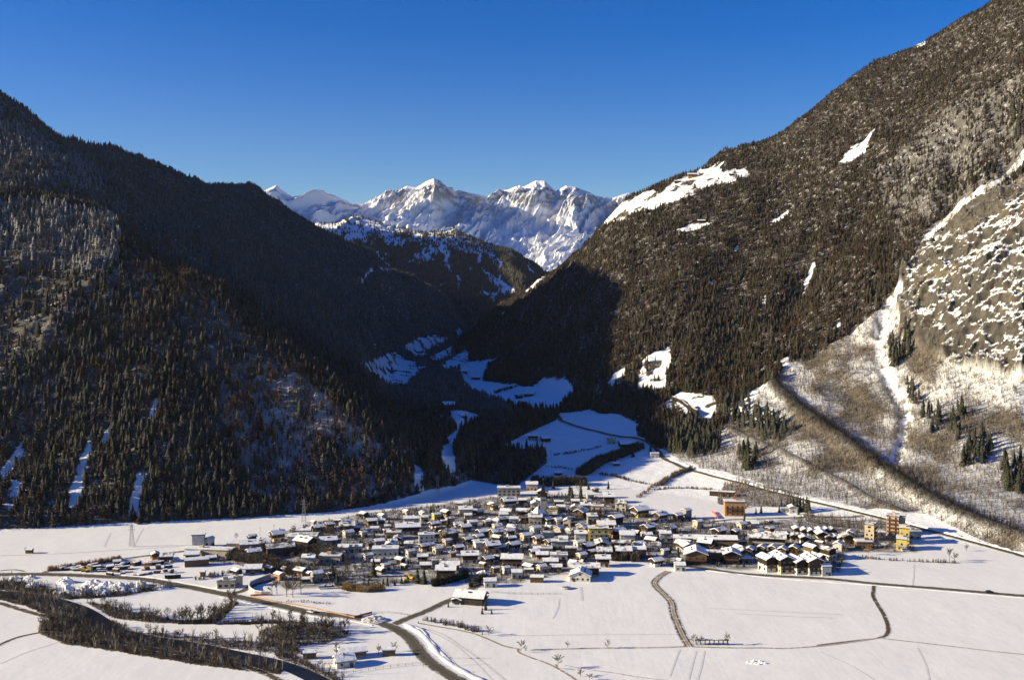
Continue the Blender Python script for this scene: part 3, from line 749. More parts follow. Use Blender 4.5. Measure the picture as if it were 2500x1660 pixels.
# ------------------------------------------------------------------ roads, tracks, river
def ribbon(name, pts, width, mat, dz=0.06, step=5.0, label=None, cat=None, kind="structure", widths=None, cols=9):
    L = world_line(pts, step=step) if not isinstance(pts, np.ndarray) else pts
    t = np.gradient(L, axis=0); t /= np.linalg.norm(t, axis=1)[:, None] + 1e-9
    nrm = np.stack([-t[:, 1], t[:, 0]], 1)
    s = np.linspace(-1, 1, cols)
    w = np.full(len(L), width) if widths is None else np.interp(np.linspace(0, 1, len(L)), np.linspace(0, 1, len(widths)), widths)
    P = L[:, None, :] + nrm[:, None, :] * (s[None, :, None] * w[:, None, None] / 2)
    zz = T.z(P[..., 0], P[..., 1])
    slope = np.abs(zz - zz.mean(1, keepdims=True)).max(1)
    zc = np.where(slope[:, None] > 0.03, zz.max(1)[:, None] * 0.65 + zz.mean(1)[:, None] * 0.35 + 0.35 + 0 * zz, zz + dz)
    V = np.concatenate([P, zc[..., None]], -1).reshape(-1, 3)
    n = len(L); i = np.arange(n * cols).reshape(n, cols)
    q = np.stack([i[:-1, :-1], i[:-1, 1:], i[1:, 1:], i[1:, :-1]], -1).reshape(-1, 4)
    me = mesh_np(name, V, q, {"edge": np.tile(np.abs(s), n)})
    return link(name, me, None, mat, kind=kind, label=label, category=cat)

def road_material(name, c, snow_edge=0.8, snowy=0.0):
    m = NT(name, 0.85, 0.15); p = m.pos()
    n1 = m.noise(p, 0.35, 4, 0.6); n2 = m.noise(p, 0.05, 3)
    base = m.mix(n2, tuple(x * 0.8 for x in c), tuple(x * 1.25 for x in c))
    wl = m.math('ABSOLUTE', m.math('SUBTRACT', m.attr("edge"), 0.45))          # wheel lanes worn paler
    base = m.mix(m.ramp(wl, 0.05, 0.22, 0.35, 0.0), base, tuple(x * 1.9 for x in c))
    f = m.ramp(m.math('ADD', m.attr("edge"), m.math('MULTIPLY', m.math('SUBTRACT', n1, 0.5), 1.1)), snow_edge - 0.15, snow_edge + 0.15)
    if snowy: f = m.math('ADD', f, m.ramp(n1, 0.62 - snowy * 0.3, 0.8 - snowy * 0.3), True)
    m.color(m.mix(f, base, (0.66, 0.64, 0.62)))
    return m.m
M_ASPH = road_material("asphalt_road", (0.098, 0.084, 0.06), 0.86)
M_LANE = road_material("village_lane", (0.10, 0.088, 0.07), 0.80, 0.15)
M_TRACK = road_material("farm_track", (0.30, 0.24, 0.16), 0.72, 0.25)
M_RUT = road_material("track_edge", (0.085, 0.066, 0.045), 0.75, 0.15)
M_DRY = road_material("dry_grass_strip", (0.34, 0.28, 0.19), 0.5, 0.45)
def water_material():
    m = NT("river_water", 0.3, 0.18); p = m.pos()
    m.color((0.016, 0.016, 0.015)); m.bump(m.noise(p, 0.9, 3), 0.25, 0.2); return m.m
M_WATER = water_material()

MAIN = [(-250, 1408), (-100, 1404), (0, 1402), (130, 1402), (228, 1406), (358, 1415), (423, 1426), (553, 1451), (665, 1474), (763, 1495), (860, 1506), (925, 1519), (962, 1533), (990, 1549), (1012, 1572), (1030, 1598), (1060, 1624), (1114, 1657), (1180, 1690), (1280, 1730)]
SIDE = [(950, 1531), (966, 1522), (990, 1511), (1039, 1492), (1088, 1469), (1120, 1456), (1153, 1436), (1182, 1420), (1202, 1407), (1208, 1387), (1218, 1374), (1235, 1362)]
EAST = [(1640, 1377), (1675, 1381), (1720, 1387), (1800, 1399), (1881, 1405), (2028, 1413), (2125, 1423), (2288, 1436), (2500, 1454), (2800, 1476)]
UPRD = [(2750, 1425), (2650, 1400), (2500, 1358), (2359, 1320), (2225, 1285), (2136, 1262), (2046, 1240), (1979, 1225), (1912, 1209), (1779, 1173), (1667, 1142), (1627, 1124), (1604, 1099), (1581, 1081), (1508, 1065), (1412, 1042), (1374, 1029), (1355, 1012), (1328, 1004), (1259, 995), (1221, 981), (1183, 973), (1144, 963), (1130, 952), (1139, 943), (1129, 929), (1124, 913)]
ribbon("road", MAIN, 7.6, M_ASPH, 0.10, 4, "main asphalt road curving through the snowy fields into the lower edge", "road")
ribbon("road", SIDE, 5.6, M_ASPH, 0.07, 3, "narrow road branching off the main road towards the village barns", "road")
ribbon("road", EAST, 5.6, M_ASPH, 0.08, 5, "straight road along the field edge below the village apartments", "road")
ribbon("road", UPRD, 6.0, M_ASPH, 0.10, 4, "hillside road climbing across the meadows into the shaded side valley", "road")
ribbon("lane", [(553, 1451), (590, 1443), (620, 1428), (655, 1418), (700, 1406)], 5, M_ASPH, 0.06, 4, "short lane leaving the main road past the white flat roofed building", "lane")
ribbon("lane", [(100, 1402), (118, 1393), (150, 1386), (200, 1379), (293, 1365), (368, 1355), (450, 1345), (480, 1341)], 4, M_LANE, 0.06, 4, "farm lane running behind the copper hedge of the timber yard", "lane")
ribbon("lane", [(2106, 1259), (2080, 1262), (1990, 1262), (1930, 1264), (1840, 1267), (1790, 1268), (1700, 1280)], 4, M_LANE, 0.06, 4, "lane forking off the hillside road to the lone white house", "lane")
ribbon("lane", [(1080, 1301), (1100, 1291), (1130, 1276), (1160, 1262), (1176, 1252)], 8, M_LANE, 0.06, 4, "wide dark village street bending between the rear houses", "street")
ribbon("lane", [(1218, 1374), (1240, 1352), (1235, 1335), (1290, 1318), (1400, 1322), (1480, 1342), (1560, 1352), (1640, 1377)], 4.5, M_LANE, 0.055, 4, "village lane winding between the front houses", "street")
ribbon("lane", [(1085, 1301), (1040, 1318), (960, 1335), (880, 1345), (800, 1352), (720, 1350), (640, 1345), (560, 1352), (480, 1341)], 4.5, M_LANE, 0.058, 4, "village lane linking the houses with the timber yard", "street")
ribbon("lane", [(1180, 1252), (1290, 1270), (1420, 1282), (1560, 1285), (1700, 1300), (1850, 1320), (2000, 1332), (2110, 1345)], 4.5, M_LANE, 0.062, 4, "village lane running past the yellow apartment block", "street")
ribbon("lane", [(2228, 1300), (2190, 1318), (2160, 1335), (2110, 1345)], 5, M_LANE, 0.064, 4, "dark lane between the apartment towers", "street")
TR1 = [(1632, 1394), (1607, 1410), (1598, 1423), (1606, 1436), (1620, 1449), (1639, 1470), (1643, 1492), (1655, 1524), (1672, 1560), (1683, 1577)]
ribbon("track_verge", TR1, 5.4, M_RUT, 0.05, 3, "dark trodden verges of the winding farm track", "track")
ribbon("farm_track", TR1, 2.0, M_TRACK, 0.09, 3, "winding farm track from the village lane down to the field hedge", "track")
TR2 = [(2134, 1428), (2132, 1443), (2132, 1456), (2138, 1468), (2145, 1479), (2158, 1501), (2165, 1518), (2168, 1531), (2168, 1544), (2160, 1552), (2145, 1557)]
ribbon("ditch", TR2, 2.8, M_RUT, 0.05, 3, "dark curving ditch between two snowfields below the straight road", "ditch")
ribbon("farm_track", [(2145, 1557), (2093, 1565), (1995, 1577), (1900, 1582), (1865, 1581), (1800, 1581), (1688, 1578)], 1.6, M_TRACK, 0.06, 4, "tan field path along the lower ditch", "track")
ribbon("track_verge", [(2130, 1559), (2093, 1563), (2040, 1569), (1995, 1575)], 2.0, M_RUT, 0.05, 4, "dry brown grass beside the tan field path", "track")
ribbon("farm_track", [(2145, 1557), (2200, 1563), (2288, 1573), (2450, 1592), (2520, 1599), (2650, 1615)], 1.2, M_TRACK, 0.06, 5, "thin tan path crossing the wide snowfield", "track")
ribbon("grass_strip", [(1683, 1577), (1640, 1579), (1493, 1581), (1400, 1583), (1298, 1586)], 2.2, M_DRY, 0.05, 4, "strip of dry grass joining the lone field bushes", "grass strip")
ribbon("farm_track", [(1023, 1521), (1081, 1531), (1153, 1545), (1200, 1563), (1230, 1576), (1267, 1584)], 1.8, M_TRACK, 0.06, 4, "curved field path with shrubs beside it", "track")
ribbon("farm_track", [(1267, 1584), (1265, 1590), (1285, 1600), (1346, 1623), (1372, 1637), (1411, 1662), (1450, 1690)], 1.6, M_TRACK, 0.06, 3, "field path hooking down to the big round bush", "track")
ribbon("farm_track", [(1379, 1623), (1440, 1634), (1493, 1641), (1560, 1652), (1640, 1662)], 1.0, M_DRY, 0.05, 4, "faint path leaving the big round bush", "track")
ribbon("farm_track", [(-120, 1640), (0, 1573), (40, 1556), (88, 1545), (150, 1537)], 2.6, M_RUT, 0.06, 4, "dark track crossing the lower field to the river wood", "track")
ribbon("lane", [(-120, 1462), (0, 1472), (33, 1482), (81, 1496), (140, 1511), (195, 1531), (260, 1556), (319, 1573), (455, 1597), (586, 1623), (651, 1645), (690, 1664), (760, 1700)], 4.4, M_RUT, 0.07, 4, "dark riverside lane running beside the river", "lane")
ribbon("ditch", [(0, 1393), (30, 1390), (60, 1394)], 2.0, M_RUT, 0.05, 3, "short ditch by the road bend", "ditch")
ribbon("farm_track", [(0, 1356), (100, 1353), (200, 1348), (330, 1340), (450, 1333)], 1.0, M_DRY, 0.05, 5, "faint line across the field behind the timber yard", "track")
RIVER = [(-200, 1436), (-100, 1441), (0, 1449), (100, 1463), (180, 1490), (235, 1520), (275, 1542), (335, 1556), (420, 1568), (520, 1585), (600, 1602), (665, 1616), (715, 1632), (760, 1652), (810, 1680)]
ribbon("river", RIVER, 13, M_WATER, 0.08, 4, "dark open river winding between bare trees", "river", widths=[9, 10, 12, 16, 14, 9, 8, 8, 9])
# snow mounded along the roads
def bank(pts, off, w, h, label):
    L = world_line(pts, step=3.0); t = np.gradient(L, axis=0); t /= np.linalg.norm(t, axis=1)[:, None]
    nrm = np.stack([-t[:, 1], t[:, 0]], 1)
    C = L + nrm * off; s = np.linspace(-1, 1, 7)
    jit = fbm(C[:, 0] / 6, C[:, 1] / 6, 3)
    P = C[:, None] + nrm[:, None] * (s[None, :, None] * w / 2) * (1 + 0.35 * jit[:, None, None])
    hz = h * (1 - s[None] ** 2) * (0.75 + 0.6 * jit[:, None] + 0.25 * fbm(P[..., 0] / 2.5, P[..., 1] / 2.5, 2))
    zz = T.z(P[..., 0], P[..., 1]) + np.maximum(hz, -0.05)
    zz[:, 0] -= 0.2; zz[:, -1] -= 0.2
    n = len(C); i = np.arange(n * 7).reshape(n, 7)
    q = np.stack([i[:-1, :-1], i[:-1, 1:], i[1:, 1:], i[1:, :-1]], -1).reshape(-1, 4)
    link("snow_bank", mesh_np("snow_bank", np.concatenate([P, zz[..., None]], -1).reshape(-1, 3), q, None), None, M_FIELD, kind="structure", label=label, category="snow bank")
bank([(962, 1533), (990, 1549), (1012, 1572), (1030, 1598), (1060, 1624), (1114, 1657), (1180, 1690)], 7.6, 4.0, 0.8, "ploughed snow bank on the outer side of the road bend")
bank([(975, 1527), (1000, 1533), (1030, 1560), (1060, 1595), (1110, 1640)], 3.5, 2.5, 0.5, "second lower snow bank beside the road bend")
bank([(553, 1451), (665, 1474), (763, 1495), (860, 1506), (925, 1519)], -5.2, 2.0, 0.4, "snow bank along the field side of the main road")
bank([(228, 1406), (358, 1415), (423, 1426), (553, 1451)], 5.4, 2.0, 0.4, "snow bank along the yard side of the main road")
bank([(1720, 1387), (1881, 1405), (2125, 1423), (2500, 1454)], -4.2, 1.8, 0.35, "snow bank along the straight field road")
bank([(2500, 1358), (2225, 1285), (1979, 1225), (1779, 1173), (1627, 1124)], -5, 3.0, 1.2, "snow bank above the hillside road")

M_TRK = plain("trodden_snow", (0.66, 0.65, 0.645), 0.8, 0.08, 0.4)
for i, pts in enumerate([[(1010, 1530), (1060, 1540), (1130, 1580), (1210, 1640), (1240, 1665)], [(1030, 1532), (1090, 1560), (1160, 1615), (1205, 1662)], [(1015, 1535), (1070, 1575), (1120, 1630), (1140, 1660)], [(1660, 1585), (1648, 1615), (1636, 1650)], [(1720, 1588), (1714, 1620), (1702, 1665)], [(1700, 1588), (1690, 1625), (1680, 1665)],
                         [(2232, 1378), (2231, 1405), (2228, 1430)], [(1418, 1432), (1420, 1450), (1422, 1466)], [(1730, 1484), (1850, 1490), (2060, 1500)], [(1800, 1497), (1900, 1503), (2040, 1508)], [(1366, 1460), (1362, 1485), (1350, 1510)], [(0, 1620), (70, 1590), (150, 1565)], [(270, 1300), (262, 1318), (255, 1335)], [(350, 1290), (338, 1310), (328, 1332)],
                         [(1266, 1551), (1400, 1549), (1655, 1548)], [(1030, 1600), (1100, 1605), (1200, 1606)], [(2000, 1590), (2080, 1625), (2140, 1662)], [(2240, 1580), (2260, 1620), (2270, 1662)]]):
    ribbon("snow_track", pts, 0.9 if i not in (0, 7) else 1.5, M_TRK, 0.05, 4, "faint trodden line across the snow", "track", cols=3)
# ------------------------------------------------------------------ buildings
def tint_mat(name, c, rough=0.85, var=0.12, scale=0.5): return plain(name, c, rough, var, scale)
WALLS = {k: tint_mat("plaster_" + k, c) for k, c in dict(white=(0.56, 0.53, 0.47), cream=(0.52, 0.43, 0.29), yellow=(0.58, 0.44, 0.13), grey=(0.33, 0.31, 0.28), pink=(0.50, 0.34, 0.26), orange=(0.40, 0.21, 0.10), brown=(0.17, 0.11, 0.065), dark=(0.06, 0.045, 0.033)).items()}
def board_mat(name, c):
    m = NT(name, 0.85, 0.1); p = m.n("ShaderNodeTexCoord").outputs["Object"]
    f = m.noise(p, 2.2, 3, 0.6, mul=(3, 3, 0.3)); m.color(m.mix(f, tuple(x * 0.6 for x in c), tuple(x * 1.4 for x in c))); return m.m
M_TIMB = board_mat("dark_timber", (0.075, 0.046, 0.028)); M_BARN = board_mat("weathered_boards", (0.125, 0.078, 0.045)); M_OBRN = board_mat("orange_boards", (0.26, 0.135, 0.06)); M_BLACK = board_mat("black_timber", (0.034, 0.025, 0.019))
M_EAVE = board_mat("eaves_boards", (0.06, 0.043, 0.032))
M_RAIL = board_mat("balcony_boards", (0.10, 0.056, 0.03))
M_STONE = plain("chimney_plaster", (0.30, 0.27, 0.24))
M_CONC = plain("concrete", (0.34, 0.33, 0.31))
M_STEEL = plain("galvanised_steel", (0.28, 0.28, 0.28), 0.5, 0.1, 1.0, 0.4)
def glass_mat():
    m = NT("window_glass", 0.12, 0.5); m.color((0.02, 0.024, 0.03)); return m.m
M_GLASS = glass_mat()
def snow_mat():
    m = NT("roof_snow", 0.7, 0.15); p = m.pos()
    n = m.noise(p, 0.5, 5, 0.6); c = m.mix(m.ramp(n, 0.3, 0.7), (0.78, 0.78, 0.78), (0.86, 0.86, 0.85))
    oi = m.n("ShaderNodeObjectInfo").outputs["Random"]                    # on some roofs the snow has thinned or slid
    c = m.mix(m.ramp(m.math('ADD', m.noise(p, 0.28, 5, 0.65), m.math('MULTIPLY', m.ramp(oi, 0.45, 1.0), 0.24)), 0.66, 0.76), c, (0.20, 0.165, 0.14)); m.color(c); m.bump(n, 0.5, 0.6); return m.m
M_SNOW = snow_mat()

class MB:
    def __init__(s): s.v, s.f = [], []
    def box(s, x0, x1, y0, y1, z0, z1):
        k = len(s.v)
        s.v += [(x0, y0, z0), (x1, y0, z0), (x1, y1, z0), (x0, y1, z0), (x0, y0, z1), (x1, y0, z1), (x1, y1, z1), (x0, y1, z1)]
        s.f += [tuple(k + i for i in q) for q in ((3, 2, 1, 0), (4, 5, 6, 7), (0, 1, 5, 4), (1, 2, 6, 5), (2, 3, 7, 6), (3, 0, 4, 7))]
        return s
    def prism(s, prof, x0, x1):
        """closed profile of (y, z) pushed along x"""
        n = len(prof); k = len(s.v)
        s.v += [(x0, y, z) for y, z in prof] + [(x1, y, z) for y, z in prof]
        s.f += [tuple(k + i for i in range(n))[::-1], tuple(k + n + i for i in range(n))]
        s.f += [(k + i, k + (i + 1) % n, k + n + (i + 1) % n, k + n + i) for i in range(n)]
        return s
    def tube(s, p, q, r0, r1, n=6):
        p, q = Vector(p), Vector(q); d = (q - p).normalized(); a = d.orthogonal().normalized(); b = d.cross(a); k = len(s.v)
        for c, r in ((p, r0), (q, r1)):
            s.v += [tuple(c + a * r * math.cos(6.2832 * i / n) + b * r * math.sin(6.2832 * i / n)) for i in range(n)]
        s.f += [(k + i, k + (i + 1) % n, k + n + (i + 1) % n, k + n + i) for i in range(n)]
        s.f += [tuple(k + i for i in range(n))[::-1], tuple(k + n + i for i in range(n))]
        return s
    def mesh(s, name):
        me = bpy.data.meshes.new(name); me.from_pydata(s.v, [], s.f); me.shade_flat(); me.update(); return me
    def build(s, name, mat, parent=None, **k): return link(name, s.mesh(name), parent, mat, **k)

def win_mesh(w, h, name="window"):
    b = MB().box(-w / 2, w / 2, -0.04, 0.06, -h / 2, h / 2); me = b.mesh(name); me.materials.append(M_GLASS); return me
WIN = {"s": win_mesh(1.05, 1.25), "w": win_mesh(1.9, 1.35), "d": win_mesh(1.5, 2.1), "h": win_mesh(2.8, 2.4)}

HOUSES = []      # (root, look, px, py, name)
FOOTP = []
def house(px, py, vis, yaw, style, colour, lab=None, name=None, hf=1.0, ratio=None, at=None, nwin=True, L=None, W=None, group=None, ease=3):
    """px, py: photo foot of the front wall; vis: visible width in photo pixels; yaw: ridge direction in degrees"""
    p = T.at(px, py) if at is None else np.array(at)
    m = 1.03 * vis * p[1] / 2500.0
    if style in ("chalet", "plain", "barn") and m > 8: m -= 1.9       # the measured width takes in the eaves
    th = R(yaw); ca, sa = abs(math.cos(th)), abs(math.sin(th))
    flat = style in ("flat", "block", "tower")
    rt = ratio or {"flat": 1.7, "block": 1.5, "tower": 1.2, "row": 3.2, "shed": 1.9}.get(style, 1.22)
    if W is None: W = m / (rt * ca + sa)
    if L is None: L = rt * W
    W = max(W, 2.5)
    # half depth towards the viewer: the foot given is the front corner line
    dep = (L * sa + W * ca) / 2 * 0.85
    c = p[:2] + np.array([p[0] / p[1] * dep, dep])
    # ease neighbours apart
    for _ in range(ease):
        for (qx, qy, qr) in FOOTP:
            d = np.hypot(c[0] - qx, c[1] - qy); mn = 0.72 * (qr + math.hypot(L, W) / 2.4)
            if 1e-6 < d < mn: c = c + (c - (qx, qy)) / d * (mn - d) * 0.35
    FOOTP.append((c[0], c[1], math.hypot(L, W) / 2.4))
    z0 = float(min(T.z(c[0] + dx, c[1] + dy) for dx in (-W / 3, W / 3) for dy in (-W / 3, W / 3)))
    nm = name or {"chalet": "chalet", "plain": "house", "barn": "barn", "shed": "shed", "flat": "flat_roofed_building", "block": "apartment_block", "tower": "apartment_tower", "row": "row_house"}[style]
    root = link(nm, None, loc=(c[0], c[1], z0), rz=th)
    # direction of the camera in the house's own axes
    tc = np.array([-c[0], -c[1]]); tc /= np.linalg.norm(tc); tx = tc[0] * math.cos(th) + tc[1] * math.sin(th); ty = -tc[0] * math.sin(th) + tc[1] * math.cos(th)
    sx = 1 if tx > 0 else -1; sy = 1 if ty > 0 else -1
    small = min(L, W) < 6
    wall_m = WALLS[colour]
    rnd = random.Random(int(px * 7 + py * 13))
    E = {"chalet": 5.6, "plain": 5.4, "barn": 4.4, "shed": 2.8, "flat": 4.6, "block": 9.5, "tower": 12.0, "row": 5.4}[style] * hf * (0.65 if small and style in ("chalet", "plain", "barn") else 1)
    base = -3.0
    if flat:
        MB().box(-L / 2, L / 2, -W / 2, W / 2, base, E).build("wall", wall_m, root)
        rf = MB().box(-L / 2 - 0.5, L / 2 + 0.5, -W / 2 - 0.5, W / 2 + 0.5, E + 0.003, E + 0.45).build("roof", M_EAVE if style != "flat" else M_CONC, root)
        MB().box(-L / 2 - 0.35, L / 2 + 0.35, -W / 2 - 0.35, W / 2 + 0.35, E + 0.453, E + 0.8).build("snow_cover", M_SNOW, rf)
        if L > 9:
            bx = rnd.uniform(-L / 4, L / 4); MB().box(bx - 1.3, bx + 1.3, -1.1, 1.1, E + 0.803, E + 2.2).build("stair_head", wall_m, root)
        rise = 0
    else:
        tp = math.tan(R(rnd.uniform(20, 26) if style not in ("barn", "shed") else 20)); rise = W / 2 * tp; oh = (1.25 if style in ("chalet", "barn") else 0.7) * (0.6 if small else 1)
        e1 = {"chalet": E * 0.52, "barn": 0.9, "shed": 0.3}.get(style)
        tm = {"chalet": rnd.choice([M_TIMB, M_TIMB, M_BARN, M_BLACK]), "barn": M_OBRN if colour == "orange" else M_BLACK if colour == "dark" else (M_TIMB if rnd.random() < 0.5 else M_BARN), "shed": M_BARN}.get(style)
        gable = [(-W / 2, 0), (W / 2, 0), (W / 2, E), (0, E + rise), (-W / 2, E)]
        if e1 is None:
            MB().prism([(-W / 2, base), (W / 2, base), (W / 2, E), (0, E + rise), (-W / 2, E)], -L / 2, L / 2).build("wall", wall_m, root)
        else:
            MB().box(-L / 2, L / 2, -W / 2, W / 2, base, e1).build("wall", wall_m if style == "chalet" else M_CONC, root)
            g = 0.05
            MB().prism([(-W / 2 - g, e1 + 0.003), (W / 2 + g, e1 + 0.003), (W / 2 + g, E), (0, E + rise), (-W / 2 - g, E)], -L / 2 - g, L / 2 + g).build("timber_storey", tm, root)
        y = W / 2 + oh; ze = E - oh * tp; t = 0.22
        def chev(y, ze, top, a, b, inset=0.0):
            return MB().prism([(-y + inset, ze + a + inset * tp), (0, top + a), (y - inset, ze + a + inset * tp), (y - inset, ze + b + inset * tp), (0, top + b), (-y + inset, ze + b + inset * tp)], -L / 2 - oh + inset, L / 2 + oh - inset)
        rf = chev(y, ze, E + rise, 0.05, 0.05 + t).build("roof", M_EAVE, root)
        sd = rnd.uniform(0.3, 0.5)
        chev(y, ze, E + rise, 0.053 + t, 0.053 + t + sd, 0.12).build("snow_cover", M_SNOW, rf)
        if style not in ("barn", "shed") and not small:
            for cx in ([rnd.uniform(-L / 4, L / 4)] if rnd.random() < 0.75 else [-L / 4, L / 4]):
                cy = rnd.uniform(-0.8, 0.8)
                MB().box(cx - 0.4, cx + 0.4, cy - 0.4, cy + 0.4, E + rise - 0.6, E + rise + 1.5).build("chimney", M_STONE, rf)
            if rnd.random() < 0.5:
                n = rnd.choice([1, 2, 2, 3]) if L > 9 else 1
                for i in range(n):                            # skylights and small dormers that break the snow
                    cx = (i - (n - 1) / 2) * L / (n + 0.6); cy = sy * W * 0.22; zz = E + rise - abs(cy) * tp + 0.3 + sd
                    MB().box(cx - 0.9, cx + 0.9, cy - 0.5, cy + 0.5, zz - 0.9, zz + 0.35).build("roof_window", M_GLASS if rnd.random() < 0.6 else M_EAVE, rf)
    # windows, doors, balconies on the sides one can see
    if nwin and style not in ("shed",):
        floors = max(1, int(E / 2.75)) if not small else 1
        faces = []
        if abs(ty) > 0.15: faces.append(("y", sy, L))
        if abs(tx) > 0.15: faces.append(("x", sx, W))
        for ax, sg, ln in faces:
            isg = ax == "x" and not flat
            nf = floors + (1 if isg and rise > 2.2 and style != "barn" else 0)
            for f in range(nf):
                z = 1.6 + 2.75 * f
                ln2 = ln if f < floors else ln * 0.3
                if style == "barn":
                    if f > 0: continue
                    n = 1; kind = "h"
                else:
                    n = max(1, min(5, int(ln2 / rnd.choice([2.9, 3.3, 3.8])))); kind = rnd.choice(["s", "s", "w"])
                for i in range(n):
                    u = (i - (n - 1) / 2) * ln2 / n if n > 1 else 0
                    if style == "barn": z = 1.35
                    o = link("barn_door" if style == "barn" else "window", WIN[kind], root)
                    if ax == "y": o.location = (u, sg * (W / 2 + 0.055), z); o.rotation_euler = (0, 0, 0)
                    else: o.location = (sg * (L / 2 + 0.055), u, z); o.rotation_euler = (0, 0, math.pi / 2)
        if style in ("chalet", "block", "row", "tower") and not small:
            ax, sg, ln = faces[-1] if (style == "chalet" or len(faces) == 1) else faces[0]
            for f in range(1, 2 if style == "chalet" else floors):
                z = 2.75 * f - 0.05; d = 1.2; hw = ln * 0.44
                b = MB()
                if ax == "y": y0, y1 = sorted((sg * (W / 2 + 0.07), sg * (W / 2 + d))); b.box(-hw, hw, y0, y1, z, z + 0.18); yr = sorted((sg * (W / 2 + d - 0.09), sg * (W / 2 + d))); b.box(-hw, hw, yr[0], yr[1], z + 0.18, z + 1.15)
                else: x0, x1 = sorted((sg * (L / 2 + 0.07), sg * (L / 2 + d))); b.box(x0, x1, -hw, hw, z, z + 0.18); xr = sorted((sg * (L / 2 + d - 0.09), sg * (L / 2 + d))); b.box(xr[0], xr[1], -hw, hw, z + 0.18, z + 1.15)
                b.build("balcony", M_RAIL if colour not in ("yellow",) else M_CONC, root)
        if style in ("chalet", "plain") and faces:
            o = link("door", WIN["d"], root); ax, sg, ln = faces[0]; o.location = (ln * 0.3, sg * (W / 2 + 0.09), 1.0) if ax == "y" else (sg * (L / 2 + 0.09), ln * 0.3, 1.0)
            o.rotation_euler = (0, 0, 0 if ax == "y" else math.pi / 2)
    ang = yaw % 180
    facing = "gable to the fields" if 60 < ang < 120 else ("long eaves to the fields" if ang < 22 or ang > 158 else "roof set askew")
    look = {"chalet": f"{colour} chalet with timber gable", "plain": f"{colour} plastered house", "barn": f"{'blackened' if colour == 'dark' else 'brown'} timber barn", "shed": "low timber shed", "flat": f"{colour} flat roofed building", "block": f"{colour} apartment block with balconies",
            "tower": f"tall {colour} apartment tower", "row": f"{colour} terraced row"}[style]
    size = "big " if max(L, W) > 17 else ("small " if max(L, W) < 9 else "")
    cat = {"chalet": "house", "plain": "house", "barn": "barn", "shed": "shed", "flat": "building", "block": "apartment building", "tower": "apartment building", "row": "row house"}[style]
    root["category"] = cat
    if lab: root["label"] = lab
    if group: root["group"] = group
    HOUSES.append((root, size + look, facing, px, py, lab))
    return root, (L, W, E, rise)

def zone(ox, oy, k, rows, skip=None):
    for r in rows:
        zx, zy, w, yaw, st, c = r[:6]; kw = r[6] if len(r) > 6 else {}
        house(ox + zx / k, oy + zy / k, w / k, yaw, {"c": "chalet", "p": "plain", "b": "barn", "f": "flat", "k": "block", "t": "tower", "r": "row", "s": "shed"}[st], c, **kw)
W_, C_, Y_, G_, P_, O_, B_, D_ = "white", "cream", "yellow", "grey", "pink", "orange", "brown", "dark"

